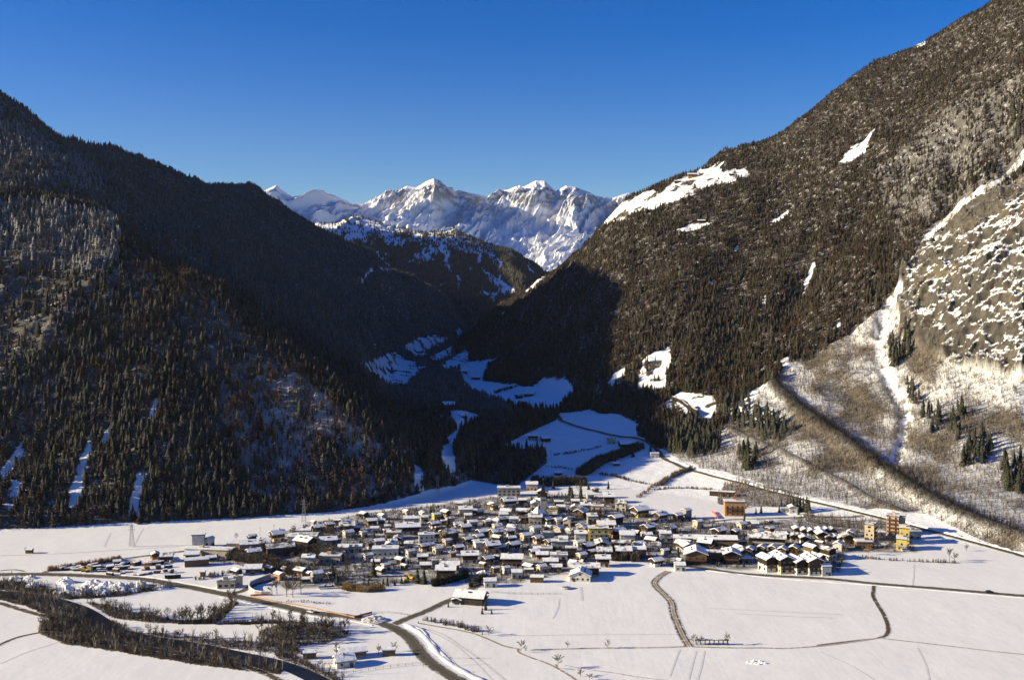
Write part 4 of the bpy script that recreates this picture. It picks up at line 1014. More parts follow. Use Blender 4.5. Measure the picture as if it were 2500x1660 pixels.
# the front buildings first, so that they keep their places
zone(1200, 1180, 5.905, [
 (1330, 1335, 470, -2, "b", B_, dict(lab="long brown timber barn behind the white fronted byre at the field edge", ratio=2.2, hf=1.25)),
 (1285, 1415, 370, 82, "p", W_, dict(lab="low white byre with dark openings and broad gable before the long barn", name="cow_byre", hf=0.62, ratio=0.9)),
 (365, 1372, 195, 3, "p", W_, dict(lab="tall white house with orange patch on its wall beside the open shed")),
 (655, 1430, 190, -3, "s", B_, dict(lab="open black shed standing alone below the white house", hf=1.1)),
 (300, 1205, 330, -4, "c", W_, dict(lab="big white inn with wide snowy roof and two skylight rows", ratio=1.5)),
 (540, 1262, 210, 140, "b", B_, dict(lab="orange timber barn with white footing joined behind the big inn")),
 (1540, 842, 280, 0, "k", Y_, dict(lab="yellow apartment block with two roof windows in mid village", hf=0.95, ratio=1.35)),
 (970, 1165, 235, 0, "k", W_, dict(hf=0.6, lab="white three flat block with long balconies in the front row")),
 (980, 1010, 230, 0, "k", G_, dict(hf=0.8, lab="grey block under a stepped snowy roof behind the white flats")),
 (1150, 1075, 150, 0, "f", D_, dict(hf=1.4, lab="dark windowless cube building beside the stepped grey block")),
 (1180, 1225, 185, 150, "p", C_), (1625, 1095, 215, 0, "c", W_), (1605, 1205, 170, 0, "c", C_), (1900, 1085, 235, 0, "c", W_), (2000, 1075, 330, 0, "r", B_, dict(ratio=2.6)), (1870, 975, 260, 0, "r", B_, dict(ratio=2.4)),
 (850, 1205, 240, 0, "c", W_, dict(ratio=1.6)), (725, 1290, 150, 30, "p", C_), (930, 1268, 150, 0, "b", B_), (730, 1105, 160, 0, "c", C_), (620, 1060, 180, 20, "c", W_), (770, 1040, 200, 0, "f", C_),
 (1450, 1065, 140, 35, "c", Y_), (1300, 1115, 160, 35, "p", C_), (1400, 985, 240, 35, "c", W_), (1590, 990, 200, 90, "c", C_), (1270, 930, 220, 30, "p", W_), (850, 920, 220, 35, "c", C_),
 (1280, 835, 190, 0, "p", W_), (1030, 870, 170, 0, "p", W_), (810, 815, 190, 10, "f", G_), (670, 870, 190, 35, "c", C_), (320, 965, 230, 35, "c", W_), (100, 1000, 220, 25, "c", O_), (290, 865, 120, 20, "c", C_), (500, 830, 220, 30, "p", C_), (80, 855, 190, 150, "c", W_),
 (1810, 795, 250, 35, "c", O_), (1950, 855, 240, 0, "p", W_), (2060, 785, 200, 150, "c", W_), (1350, 722, 130, 40, "c", C_), (1650, 700, 265, 0, "c", W_, dict(ratio=1.5)), (1450, 665, 140, 90, "k", G_, dict(lab="grey four storey block with windows behind the yellow apartment block")), (1290, 682, 150, 60, "p", G_),
 (970, 722, 150, 60, "p", C_), (820, 702, 110, 150, "p", C_), (632, 722, 200, 35, "p", W_), (300, 705, 200, 160, "p", W_), (1090, 625, 120, 80, "p", C_, dict(hf=1.2)), (1010, 535, 120, 40, "p", W_), (880, 512, 150, 0, "p", O_), (960, 592, 120, 30, "p", W_), (810, 592, 150, 40, "c", W_),
 (50, 612, 150, 160, "p", W_), (180, 582, 140, 35, "c", C_), (320, 582, 130, 0, "p", W_), (630, 588, 220, 0, "p", C_), (480, 562, 200, 35, "c", W_), (1800, 602, 220, 35, "b", D_, dict(hf=1.3)), (2140, 492, 280, 30, "c", Y_, dict(lab="yellow chalet with wide grey roof at the foot of the sunlit meadow")),
 (1870, 400, 215, 165, "p", W_, dict(hf=1.1)), (1290, 512, 220, 60, "c", D_), (1525, 492, 190, 172, "k", C_, dict(hf=0.9, lab="cream hall with five roof dormers in a row")), (1355, 412, 170, 0, "p", G_), (1200, 412, 150, 85, "p", C_), (1385, 315, 110, 35, "p", C_), (780, 402, 150, 80, "c", W_), (640, 505, 180, 20, "p", O_),
 (635, 392, 130, 90, "p", W_), (460, 482, 215, 170, "b", D_), (210, 502, 200, 170, "p", C_), (250, 352, 240, 20, "c", W_), (40, 385, 110, 30, "c", C_), (735, 218, 175, 80, "c", D_), (1690, 285, 180, 0, "c", O_), (1660, 215, 150, 0, "p", G_),
 (250, 185, 320, 0, "f", G_, dict(hf=1.5, lab="long shaded grey hall with flat snowy roof at the mouth of the side valley", ratio=2.4)), (580, 102, 190, 0, "p", P_, dict(lab="shaded pink house beside the long grey hall")), (1500, 130, 90, 30, "b", D_), (1420, 230, 140, 10, "p", W_),
 (450, 290, 110, 0, "b", D_), (1000, 405, 120, 0, "p", W_), (900, 430, 140, 170, "p", C_)])
zone(850, 1180, 5.905, [
 (2045, 1502, 185, 8, "p", W_, dict(lab="white square house with roof terrace beside the narrow road")), (1410, 1372, 295, 0, "c", W_, dict(lab="white farmhouse with long dark balcony behind tall spruces", ratio=1.5)), (1465, 1270, 290, 0, "b", B_, dict(ratio=1.7)), (1120, 1242, 200, 5, "b", B_), (1270, 1190, 140, 5, "p", W_),
 (1755, 1155, 265, 4, "c", W_), (2010, 1172, 170, 35, "c", C_), (1075, 1135, 185, 4, "c", C_), (540, 1265, 130, 40, "p", C_), (755, 1162, 140, 140, "b", B_), (290, 1122, 190, 30, "p", W_), (900, 1062, 170, 35, "p", W_), (540, 1052, 375, 4, "f", W_, dict(lab="white flat roofed school with long horizontal roof lines", ratio=2.0)),
 (310, 942, 110, 40, "c", W_), (135, 985, 140, 6, "p", C_), (30, 992, 120, 0, "p", C_), (1130, 872, 230, 8, "f", W_, dict(hf=1.3)), (880, 942, 170, 0, "p", C_), (640, 912, 180, 15, "p", Y_, dict(lab="yellow plastered house with greyish roof among the western houses")), (450, 912, 160, 20, "p", G_), (660, 802, 200, 0, "f", B_),
 (1095, 982, 150, 35, "c", C_), (1190, 962, 110, 35, "p", C_), (1290, 1022, 150, 35, "p", C_), (1430, 902, 180, 35, "p", P_, dict(lab="pink plastered house with blue shaded roof in mid village")), (1590, 1002, 190, 30, "c", W_), (1460, 835, 300, 30, "c", D_), (1720, 882, 180, 35, "c", W_), (1880, 842, 180, 35, "c", D_),
 (2140, 812, 230, 30, "c", C_), (1905, 975, 260, 20, "p", W_), (2140, 1005, 250, 20, "c", P_), (1690, 702, 200, 25, "c", C_), (1590, 662, 150, 20, "p", W_), (1940, 775, 220, 30, "c", D_), (1790, 632, 150, 20, "p", C_), (2000, 622, 120, 30, "p", O_), (2110, 612, 150, 130, "b", B_), (2240, 582, 130, 35, "c", W_),
 (230, 492, 130, 135, "b", D_), (490, 532, 130, 135, "p", G_), (840, 472, 110, 135, "p", C_), (1410, 482, 140, 135, "c", C_), (1690, 478, 240, 8, "p", C_), (1600, 352, 150, 0, "p", P_), (2090, 378, 130, 135, "c", C_), (2270, 502, 170, 5, "p", C_), (1085, 500, 170, 120, "p", W_), (1270, 522, 130, 30, "p", Y_),
 (340, 612, 190, 20, "c", O_), (910, 612, 260, 8, "p", C_, dict(ratio=1.8)), (1240, 655, 190, 35, "c", W_), (860, 742, 380, 10, "c", W_, dict(ratio=2.0, lab="long timber farmhouse with broad shaded roof among the rear houses")), (60, 692, 130, 30, "c", C_), (130, 692, 100, 20, "b", B_), (220, 785, 110, 40, "p", C_), (380, 722, 160, 8, "p", W_),
 (480, 590, 90, 0, "b", B_), (1100, 560, 120, 10, "p", C_), (1380, 600, 90, 20, "s", B_), (1900, 460, 110, 20, "s", B_), (2150, 690, 150, 25, "p", C_), (2330, 760, 140, 30, "c", W_)])
zone(600, 1150, 3.074, [
 (45, 532, 90, 35, "c", W_), (238, 532, 130, 35, "c", C_), (375, 487, 110, 30, "c", W_), (460, 472, 90, 30, "p", C_), (545, 462, 110, 30, "c", W_), (630, 437, 90, 30, "c", C_), (745, 412, 90, 30, "c", O_), (760, 468, 130, 10, "c", W_), (440, 502, 120, 0, "p", W_), (430, 545, 220, 4, "f", W_),
 (450, 605, 180, 150, "c", W_, dict(lab="white hotel with red balconies and three roof dormers at the village edge", hf=1.25)), (620, 582, 160, 15, "p", G_), (70, 612, 250, 14, "p", P_, dict(ratio=2.2, lab="long school wing under a wide shaded blue roof")), (260, 642, 240, 18, "p", B_, dict(ratio=2.0)), (60, 672, 140, 30, "p", G_), (755, 612, 100, 0, "p", W_), (600, 642, 100, 0, "c", W_), (705, 662, 100, 0, "p", C_),
 (475, 712, 90, 0, "p", W_), (640, 692, 160, -3, "f", C_), (415, 792, 125, 150, "c", P_, dict(lab="pink house with rows of roof dormers among bare trees")), (535, 832, 125, 30, "p", G_, dict(hf=1.3, lab="grey roofless looking manor behind the dark bushes")), (255, 822, 110, 140, "p", O_, dict(lab="orange house with two white roofs at the curved wall")), (770, 502, 110, 35, "p", W_),
 (1690, 1008, 260, -14, "c", D_, dict(lab="lone black farmhouse in the snowfield below the narrow road", ratio=1.7, hf=0.8)), (1620, 1000, 110, 75, "b", D_, dict(hf=0.9, lab="dark barn end joined to the lone field farmhouse")),
 (800, 1412, 240, 18, "b", O_, dict(lab="orange sided long barn by the river and the main road bend", ratio=2.1, hf=1.0)), (740, 1478, 200, 24, "p", W_, dict(lab="low white house below the orange sided barn", hf=0.55)), (1075, 1388, 95, 5, "s", B_, dict(lab="small timber shelter beside the road bend")), (480, 1412, 100, 10, "s", B_, dict(lab="snow covered shed on the river bank next to a parked car"))])
zone(350, 1250, 5.905, [
 (800, 508, 180, 8, "k", W_, dict(lab="white three storey block with dark recessed balconies at the big field", hf=0.85)), (960, 500, 120, 60, "p", W_, dict(hf=1.5, lab="gabled white wing of the three storey block")), (965, 652, 690, -8, "f", C_, dict(lab="very long cream workshop hall with a row of windows", ratio=4.5, hf=1.0)), (1310, 562, 190, 5, "f", C_),
 (170, 692, 150, 120, "c", O_, dict(lab="orange chalet with timber balconies beside the timber yard")), (340, 722, 215, 8, "c", O_, dict(lab="larger orange house with overhanging white roof at the timber yard")), (740, 682, 230, 8, "b", C_, dict(hf=0.8)), (770, 792, 350, 18, "s", B_, dict(lab="long low storage shed with snowy roof in the timber yard", ratio=2.6, hf=1.4)), (980, 712, 190, 20, "b", B_, dict(hf=0.8)),
 (1350, 915, 190, 140, "b", D_, dict(lab="dark barn with bright roof slope beside the timber yard stream")), (1590, 892, 260, 6, "b", B_, dict(lab="wide barn with bright roof beside the dark barn", hf=0.8)), (1200, 1102, 270, 12, "f", C_, dict(lab="low cream modern kiosk on the snow beside the main road", hf=0.9)), (1370, 1072, 130, 12, "f", C_, dict(hf=1.2, lab="taller cube of the cream modern kiosk")),
 (860, 930, 60, 0, "s", B_, dict(lab="tiny hut among stacked boards in the timber yard"))])
house(72, 1351, 15, 0, "shed", B_, lab="tiny field hut with a bush beside it on the wide snowfield", hf=0.8)
house(286, 1380, 18, 20, "barn", B_, lab="brown open timber store in the yard behind the copper hedge", hf=0.8)
house(220, 1396, 8, 0, "flat", Y_, lab="small yellow site cabin in the timber yard", hf=0.8, nwin=False)
zone(1550, 1180, 5.905, [
 (880, 1172, 370, 82, "c", D_, dict(lab="huge black gabled guesthouse at the field edge", ratio=1.1, hf=1.2)), (1390, 1165, 280, 82, "c", D_, dict(lab="second black gabled guesthouse at the field edge", ratio=1.1, hf=1.15)), (1140, 1135, 280, 0, "r", D_, dict(ratio=2.4, hf=1.15, lab="dark middle wing linking the two black guesthouses")), (645, 1262, 190, 0, "p", W_, dict(lab="white cube like house where the field track enters the village")),
 (310, 1202, 230, 30, "c", W_), (370, 562, 230, 35, "c", W_), (620, 552, 150, 35, "c", O_, dict(hf=1.3, lab="orange timber house below the upper meadow, lower of a pair")), (740, 522, 190, 40, "p", G_, dict(hf=1.9, lab="tall grey and orange house below the upper meadow, taller of a pair")), (910, 652, 190, 35, "p", C_, dict(hf=1.35, lab="slim cream house with three balconies behind the village")),
 (1430, 472, 290, -4, "k", O_, dict(hf=1.15, lab="orange scaffolded shell of a new four storey building", ratio=1.7)), (1540, 665, 200, 35, "p", C_), (1210, 782, 240, 40, "b", D_, dict(hf=1.1)), (1440, 762, 170, 50, "b", D_, dict(hf=1.2)), (200, 742, 240, 35, "c", C_), (520, 722, 200, 40, "c", O_), (430, 832, 150, 0, "p", W_), (170, 822, 160, 6, "p", Y_), (240, 892, 230, 150, "c", W_),
 (290, 972, 150, 0, "p", W_), (780, 905, 440, -5, "r", B_, dict(lab="long brown terraced row with sloping snow roof, lower of two", ratio=3.0)), (1150, 925, 620, -5, "r", B_, dict(lab="longest brown terraced row with yellow gable end, upper of two", ratio=3.6)), (700, 985, 260, 150, "c", W_), (1040, 965, 260, 150, "c", Y_), (750, 1025, 220, 100, "c", W_), (1500, 1015, 170, 120, "p", Y_),
 (1660, 1032, 190, 62, "c", W_), (1830, 1005, 190, 62, "c", D_), (1990, 1005, 190, 62, "c", W_), (2130, 1032, 190, 62, "c", W_), (2290, 1012, 190, 62, "c", D_), (1900, 925, 560, -12, "c", Y_, dict(lab="broad hotel with yellow gable under one long slanting roof", ratio=2.6, hf=1.15)), (1780, 765, 200, 40, "p", C_), (1320, 1045, 200, 150, "p", W_), (1590, 1142, 120, 0, "b", O_), (60, 950, 150, 20, "c", W_)])
zone(1850, 1200, 5.905, [
 (170, 1155, 200, 78, "k", W_, dict(hf=0.0001)) ][:0] + [
 (560, 612, 105, 88, "c", C_), (670, 632, 105, 88, "c", W_), (765, 645, 105, 88, "c", W_), (890, 625, 100, 88, "c", W_), (980, 625, 95, 88, "c", C_), (1070, 625, 100, 88, "c", W_), (330, 692, 140, 0, "c", W_), (410, 705, 100, 88, "c", W_), (490, 712, 95, 88, "c", C_), (570, 712, 100, 88, "c", W_), (660, 742, 120, 88, "c", W_),
 (915, 722, 170, 88, "c", C_), (1010, 732, 100, 88, "c", W_), (1095, 732, 100, 88, "c", C_), (1180, 742, 110, 88, "c", W_), (1270, 762, 130, 88, "c", C_), (1160, 855, 220, 60, "p", W_, dict(lab="white gabled house at the corner of the eastern apartments", hf=1.2)), (500, 312, 160, 85, "p", W_, dict(lab="lone white bungalow on the terrace below dark spruces", hf=0.8)), (375, 305, 95, 0, "f", W_, dict(hf=0.7, lab="flat annexe beside the lone white bungalow")),
 (1330, 662, 130, 60, "c", W_), (1620, 715, 190, 60, "t", C_, dict(hf=0.95, lab="four storey cream tower beside the eastern lane")), (1950, 640, 230, 65, "t", P_, dict(hf=1.15, lab="five storey pale pink tower under the hillside road")), (2085, 640, 100, 65, "t", G_, dict(hf=1.2, lab="dark grey stair tower behind the pale pink tower")), (2240, 690, 190, 3, "f", G_, dict(hf=1.2)),
 (1520, 822, 230, -3, "f", B_, dict(lab="low brown garage block before the cream tower")), (2070, 850, 190, 70, "k", Y_, dict(hf=0.78, lab="bright yellow building at the eastern end of the village")), (2110, 760, 190, 70, "k", Y_, dict(hf=1.15, lab="taller yellow block behind the bright yellow building")), (1690, 660, 100, 0, "f", C_, dict(hf=0.7)), (180, 605, 110, 30, "c", O_), (1780, 650, 110, 0, "f", W_, dict(hf=0.6))])
# zigzag apartments on the field edge: gabled blocks whose long roofs run back from the road
for i, (zx, zy, w) in enumerate([(130, 1160, 190), (340, 1182, 215), (560, 1195, 215), (775, 1205, 215)]):
    house(1850 + zx / 5.905, 1200 + zy / 5.905, w / 5.905 * 1.35, [108, 101, 106, 98][i], "chalet", [W_, C_, W_, W_][i], ease=0, lab=f"{['white', 'cream', 'white', 'white'][i]} gabled apartment house with dark recess, {['first', 'second', 'third', 'fourth'][i]} along the straight field road", name="apartment_house", hf=[1.45, 1.6, 1.4, 1.55][i], ratio=[1.6, 1.9, 1.7, 1.5][i], group="gabled apartments along the field road")
for i, (zx, zy, w) in enumerate([(770, 945, 190), (1000, 985, 210), (860, 1090, 200)]):
    house(1850 + zx / 5.905, 1200 + zy / 5.905, w / 5.905 * 1.2, 118, "chalet", [C_, W_, W_][i], lab=f"{['cream', 'white', 'greyish'][i]} gabled apartment house behind the field road row, {['rear', 'middle', 'front'][i]} one", name="apartment_house", hf=1.7, ratio=1.6, group="gabled apartments behind the field road row")
house(1850 + 970 / 5.905, 1200 + 1215 / 5.905, 150 / 5.905, 8, "plain", W_, lab="white end house closing the row of gabled apartments", name="apartment_house", hf=1.6)
# farms of the shaded side valley and of the high pasture
k7 = 2.613
for zx, zy, w, yaw, st, c, lab in [(1310, 980, 72, 0, "c", P_, "reddish farmhouse on the shaded middle meadow"), (1390, 992, 74, 20, "b", D_, "dark barn next to the reddish farmhouse on the meadow"), (1808, 1002, 62, 0, "p", P_, "small reddish house below the hillside road"), (1905, 1028, 105, 10, "b", D_, "large dark barn below the hillside road"),
        (2085, 1092, 52, 0, "f", W_, "white cube house at the shadow edge on the hillside road"), (772, 780, 80, 0, "c", W_, "pale farmhouse on the bright spur above the gorge"), (866, 838, 62, 20, "b", D_, "dark barn on the bright spur above the gorge"), (600, 540, 46, 0, "p", W_, "white farmhouse at the far clearing's edge"), (866, 550, 56, 0, "b", D_, "dark barn beside the bend of the valley road"),
        (945, 594, 62, 0, "b", D_, "long dark barn above the valley road"), (1222, 715, 58, 35, "b", D_, "dark gabled farmhouse on the upper meadow"), (1285, 700, 74, -8, "b", D_, "low dark shed row on the upper meadow"), (410, 428, 52, 0, "b", D_, "dark barn at the top of the far clearing"), (290, 368, 30, 0, "b", D_, "tiny barn at the far forest clearing"),
        (690, 485, 56, 10, "c", D_, "dark farmhouse among trees below the far meadows"), (675, 322, 38, 0, "p", W_, "small house on the farthest meadow"), (1470, 1205, 60, 0, "b", D_, "small dark hut on the lower shaded meadow"), (1840, 1145, 40, 0, "b", D_, "tiny barn in the shaded tree strip")]:
    house(800 + zx / k7, 700 + zy / k7, w / k7, yaw, {"c": "chalet", "p": "plain", "b": "barn", "f": "flat"}[c and st], c, lab=lab, hf=0.95, nwin=w > 50)
for px, py, w, yaw, st, c, lab in [(1690, 434, 24, 0, "chalet", O_, "orange alpine farmhouse on the high pasture"), (1654, 448, 16, 0, "barn", B_, "brown barn at the rim of the high pasture"), (1786, 430, 10, 0, "barn", D_, "dark hay hut at the end of the high pasture"), (1712, 546, 18, 0, "barn", D_, "dark hut at the small forest clearing"), (1330, 681, 16, 0, "plain", W_, "white farmhouse on the sunlit forest rib")]:
    house(px, py, w, yaw, st, c, lab=lab, nwin=False)

rs = random.Random(77)
SHEDS = []
for i in range(900):
    px, py = rs.uniform(620, 2150), rs.uniform(1225, 1425)
    if len(SHEDS) >= 62: break
    if not inpoly(np.array([px]), np.array([py]), VILLAGE)[0]: continue
    p = T.at(px, py)
    if any(math.hypot(p[0] - q[0], p[1] + 2.5 - q[1]) < q[2] * 0.9 + 2.6 for q in FOOTP): continue
    SHEDS.append((px, py)); house(px, py, rs.uniform(14, 24), rs.choice([0, 8, 30, 140, 90]), rs.choice(["shed", "shed", "plain", "barn"]), rs.choice([W_, C_, B_, G_]), name="garden_shed", hf=rs.uniform(0.7, 1.0), ease=0, lab="?", nwin=False)
# ------------------------------------------------------------------ labels that tell the houses apart
MARKS = [(1326, 1258, "church spire"), (1461, 1322, "yellow apartment block"), (1425, 1405, "long barn"), (1256, 1384, "big inn"), (941, 1358, "flat roofed school"), (746, 1347, "white hotel"), (1088, 1410, "balconied farmhouse"), (514, 1336, "three storey block"), (1794, 1258, "scaffolded shell"),
         (1700, 1378, "black guesthouses"), (1940, 1320, "broad hotel"), (2180, 1310, "pale pink tower"), (1242, 1211, "grey shaded hall"), (995, 1305, "long timber farmhouse"), (1562, 1262, "yellow meadow chalet"), (2015, 1400, "field road apartments"), (1098, 1330, "pink house"), (1120, 1260, "rear village street"), (1950, 1300, "terraced gables")]
ORD = ["nearest", "second nearest", "third nearest", "fourth nearest", "fifth nearest", "sixth nearest", "seventh nearest", "eighth nearest", "ninth nearest", "tenth nearest"]
buckets = {}
for root, look, facing, px, py, lab in HOUSES:
    if lab and lab != "?": continue
    mk = min(MARKS, key=lambda q: math.hypot(q[0] - px, 2.2 * (q[1] - py)))
    if lab == "?":
        root["label"] = f"small snow roofed garden shed squeezed between the houses near the {mk[2]}"; root["group"] = f"garden sheds near the {mk[2]}"; root["category"] = "shed"; continue
    dx, dy = px - mk[0], 2.2 * (py - mk[1])
    side = ("cliff side of" if dx > 0 else "river side of") if abs(dx) > abs(dy) else ("before" if dy > 0 else "behind")
    buckets.setdefault((look, side, mk[2]), []).append((math.hypot(dx, dy), root, facing))
for (look, side, mk), lst in buckets.items():
    lst.sort(key=lambda t: t[0])
    for i, (_, root, facing) in enumerate(lst):
        root["label"] = f"{look}, {side} the {mk}" if len(lst) == 1 else f"{look}, {ORD[min(i, 9)]}, {side} the {mk}"
for root, *_ in HOUSES:
    if not root.get("group") and root["category"] == "house": root["group"] = "houses of the village"
# ------------------------------------------------------------------ single trees
def tube_np(MBo, p, q, a, b, n=5): MBo.tube(p, q, a, b, n)
M_BARK = plain("bark", (0.075, 0.056, 0.042), 0.95)
M_BARKL = plain("pale_bark", (0.16, 0.125, 0.09), 0.95)
def sp_mat(name, c, c2):
    m = NT(name, 0.9, 0.05); oi = m.n("ShaderNodeObjectInfo").outputs["Random"]
    a = m.attr("tip"); n = m.noise(m.pos(), 1.1, 3)
    k = m.mix(n, tuple(x * 0.6 for x in c), tuple(x * 1.5 for x in c)); k = m.mix(m.math('MULTIPLY', oi, 0.5), k, c2)
    m.color(m.mix(m.ramp(m.math('ADD', m.math('MULTIPLY', a, 0.5), n), 0.98, 1.25, 0, 0.35), k, (0.6, 0.6, 0.6))); return m.m
M_NEEDLE = sp_mat("spruce_needles", (0.024, 0.028, 0.016), (0.05, 0.04, 0.022))
M_TWIG = sp_mat("bare_twigs", (0.105, 0.078, 0.052), (0.155, 0.12, 0.085))
M_TWIGP = sp_mat("pale_twigs", (0.20, 0.16, 0.115), (0.13, 0.10, 0.07))
M_COPPER = sp_mat("copper_leaves", (0.36, 0.17, 0.05), (0.25, 0.12, 0.04))
def sp_proto(k):
    r = np.random.default_rng(100 + k)
    v, f, a = cone_tree(r, 11, 9, r.uniform(0.17, 0.22), 0.05, 1.0, 0.5)
    cr = mesh_np("crown", v, f, {"tip": a}); cr.materials.append(M_NEEDLE)
    tr = MB().tube((0, 0, -0.08), (0, 0, 0.55), 0.018, 0.008, 6).mesh("trunk"); tr.materials.append(M_BARK)
    return tr, cr
def bare_proto(k, bushy=False, pale=False, upright=0.55, wid=0.26, n=330):
    r = np.random.default_rng(200 + k)
    b = MB(); ends = []
    b.tube((0, 0, -0.06), (0.01, 0, 0.45), 0.016, 0.010); b.tube((0.01, 0, 0.45), (0.0, 0.01, 0.9), 0.010, 0.003)
    for i in range(9):
        h = r.uniform(0.05 if bushy else 0.22, 0.7); a = r.uniform(0, 6.283); L = wid * r.uniform(0.6, 1.0) * (1.15 - 0.6 * h)
        q = (L * math.cos(a), L * math.sin(a), min(0.97, h + L * r.uniform(0.7, 1.6))); b.tube((0, 0, h), q, 0.007, 0.002, 4); ends.append((np.array((0, 0, h)), np.array(q)))
    ends.append((np.array((0, 0, 0.35)), np.array((0, 0, 0.95))))
    V, F, A = [], [], []
    for i in range(n):
        p, q = ends[r.integers(len(ends))]; t = r.uniform(0.25, 1.0); s = p + (q - p) * t
        d = r.normal(size=3) * 0.6 + (q - p) / np.linalg.norm(q - p) * 0.7 + np.array((0, 0, upright)); d /= np.linalg.norm(d)
        e = s + d * r.uniform(0.06, 0.17); sd = np.cross(d, r.normal(size=3)); sd = sd / np.linalg.norm(sd) * r.uniform(0.004, 0.008)
        k0 = len(V); V += [s - sd, s + sd, e]; F.append((k0, k0 + 1, k0 + 2)); A += [0.1, 0.1, 1.0]
    cr = mesh_np("crown", np.array(V), np.array(F), {"tip": np.array(A)}); cr.materials.append(M_TWIGP if pale else M_TWIG)
    tr = b.mesh("trunk"); tr.materials.append(M_BARKL if pale else M_BARK)
    return tr, cr
SPRUCE = [sp_proto(k) for k in range(6)]
BARE = [bare_proto(k) for k in range(6)]
TALL = [bare_proto(20 + k, False, False, 0.9, 0.15, 260) for k in range(6)]
SHRUB = [bare_proto(40 + k, True, k % 2 == 1, 0.35, 0.42, 800) for k in range(4)]
def tree(protos, x, y, z, h, name, label, cat, group=None, wide=1.0, rnd=random):
    t = link(name, None, loc=(x, y, z), rz=rnd.uniform(0, 6.28), label=label, category=cat, group=group)
    t.scale = (h * wide, h * wide, h)
    tr, cr = protos[rnd.randrange(len(protos))]
    link("trunk", tr, t); link("crown", cr, t)
    return t
def tree_px(protos, px, py, hpx, name, label, cat, group=None, wide=1.0):
    p = T.at(px, py); return tree(protos, p[0], p[1], p[2], hpx * p[1] / 2500 * 1.02, name, label, cat, group, wide)

# spruces standing singly among the houses: (zoom origin, scale, list of x, y, height)
SPR = [((850, 1180), 5.905, [(365, 1345, 275), (1000, 1435, 225), (1092, 1445, 245), (1285, 1395, 165), (290, 1472, 110), (430, 1502, 110), (465, 1500, 85), (505, 1442, 90), (567, 1475, 135), (672, 1467, 100), (770, 1435, 110), (225, 1455, 70), (590, 622, 140), (372, 795, 120), (1440, 640, 165), (2210, 1325, 95), (2270, 1312, 110), (740, 1020, 110), (1700, 960, 90), (860, 1200, 130), (1500, 1010, 130), (1190, 430, 130), (1235, 440, 100)]),
       ((1200, 1180), 5.905, [(445, 1012, 130), (575, 302, 125), (512, 298, 70), (1290, 212, 190), (1160, 255, 210), (1340, 1172, 125), (790, 702, 110), (1570, 1010, 185), (1120, 170, 150), (1400, 90, 110), (880, 260, 80), (470, 350, 60), (2045, 545, 60), (690, 680, 90)]),
       ((1550, 1180), 5.905, [(620, 1112, 205), (655, 755, 115), (755, 765, 100), (1440, 905, 130), (1565, 865, 190), (1580, 535, 130), (1822, 1142, 140), (1820, 425, 115), (1745, 440, 95), (2110, 330, 110), (960, 1150, 110), (1180, 1190, 80), (1575, 1200, 80), (510, 1020, 120)]),
       ((1850, 1200), 5.905, [(470, 260, 180), (510, 275, 215), (560, 290, 230), (610, 285, 215), (655, 290, 210), (705, 300, 245), (735, 310, 220), (430, 240, 150), (590, 330, 120), (40, 1015, 130), (380, 280, 120), (1000, 1080, 90), (1060, 1100, 110), (310, 300, 110)]),
       ((800, 700), 2.613, [(1615, 1345, 85), (1828, 1125, 82), (1945, 1085, 65), (1545, 1330, 70), (2060, 1060, 60), (880, 865, 60), (1055, 790, 62), (1440, 1285, 60), (1790, 1290, 55)]),
       ((600, 1150), 3.074, [(1520, 1020, 45), (1800, 1040, 75), (1775, 1070, 55), (1845, 1070, 45), (1295, 1140, 22), (1775, 1225, 25), (685, 850, 90), (650, 790, 120)])]
k = 0
for (ox, oy), sc, lst in SPR:
    for zx, zy, h in lst:
        px, py = ox + zx / sc, oy + zy / sc
        mk = min(MARKS, key=lambda q: math.hypot(q[0] - px, 2 * (q[1] - py)))
        size = "very tall" if h / sc > 36 else ("tall" if h / sc > 24 else ("slim" if h / sc > 17 else "small"))
        lab = f"{size} dark spruce standing near the {mk[2]}" if py > 1215 else f"{size} dark spruce on the shaded meadows of the side valley"
        if 1915 < px < 1985 and py < 1260: lab = "dark spruce in the dense group above the lone white bungalow"
        tree_px(SPRUCE, px, py, h / sc, "spruce_tree", lab, "tree", f"spruces near the {mk[2]}" if py > 1215 else "spruces on the shaded meadows", 1.05)
        k += 1
# the nearest trees of the woods and of the loose groves, each by itself
PINES.sort(key=lambda t: -t[1] / t[0][1])
for p, h in PINES[:max(0, 292 - k)]:
    leftw = p[0] < 0
    tree(SPRUCE, p[0], p[1], p[2], h, "spruce_tree", "dark spruce in the front edge of the shaded wood behind the village field" if leftw else "dark spruce in the loose groves at the foot of the sunlit slope", "tree",
         "spruces along the front of the shaded wood" if leftw else "spruces in the groves under the sunlit slope", 1.0)

rest = PINES[max(0, 292 - k):]
if rest:
    Pr = np.array([q[0] for q in rest]); hr = np.array([q[1] for q in rest])
    plant_mesh("forest", CONE, RNG.integers(0, len(CONE), len(rest)), Pr, hr, np.full(len(rest), 1.4), np.array((0.033, 0.031, 0.02)) * RNG.uniform(0.7, 1.3, len(rest))[:, None], np.full(len(rest), 0.05), label="smaller dark spruces standing between the single ones at the foot of both slopes", category="forest")
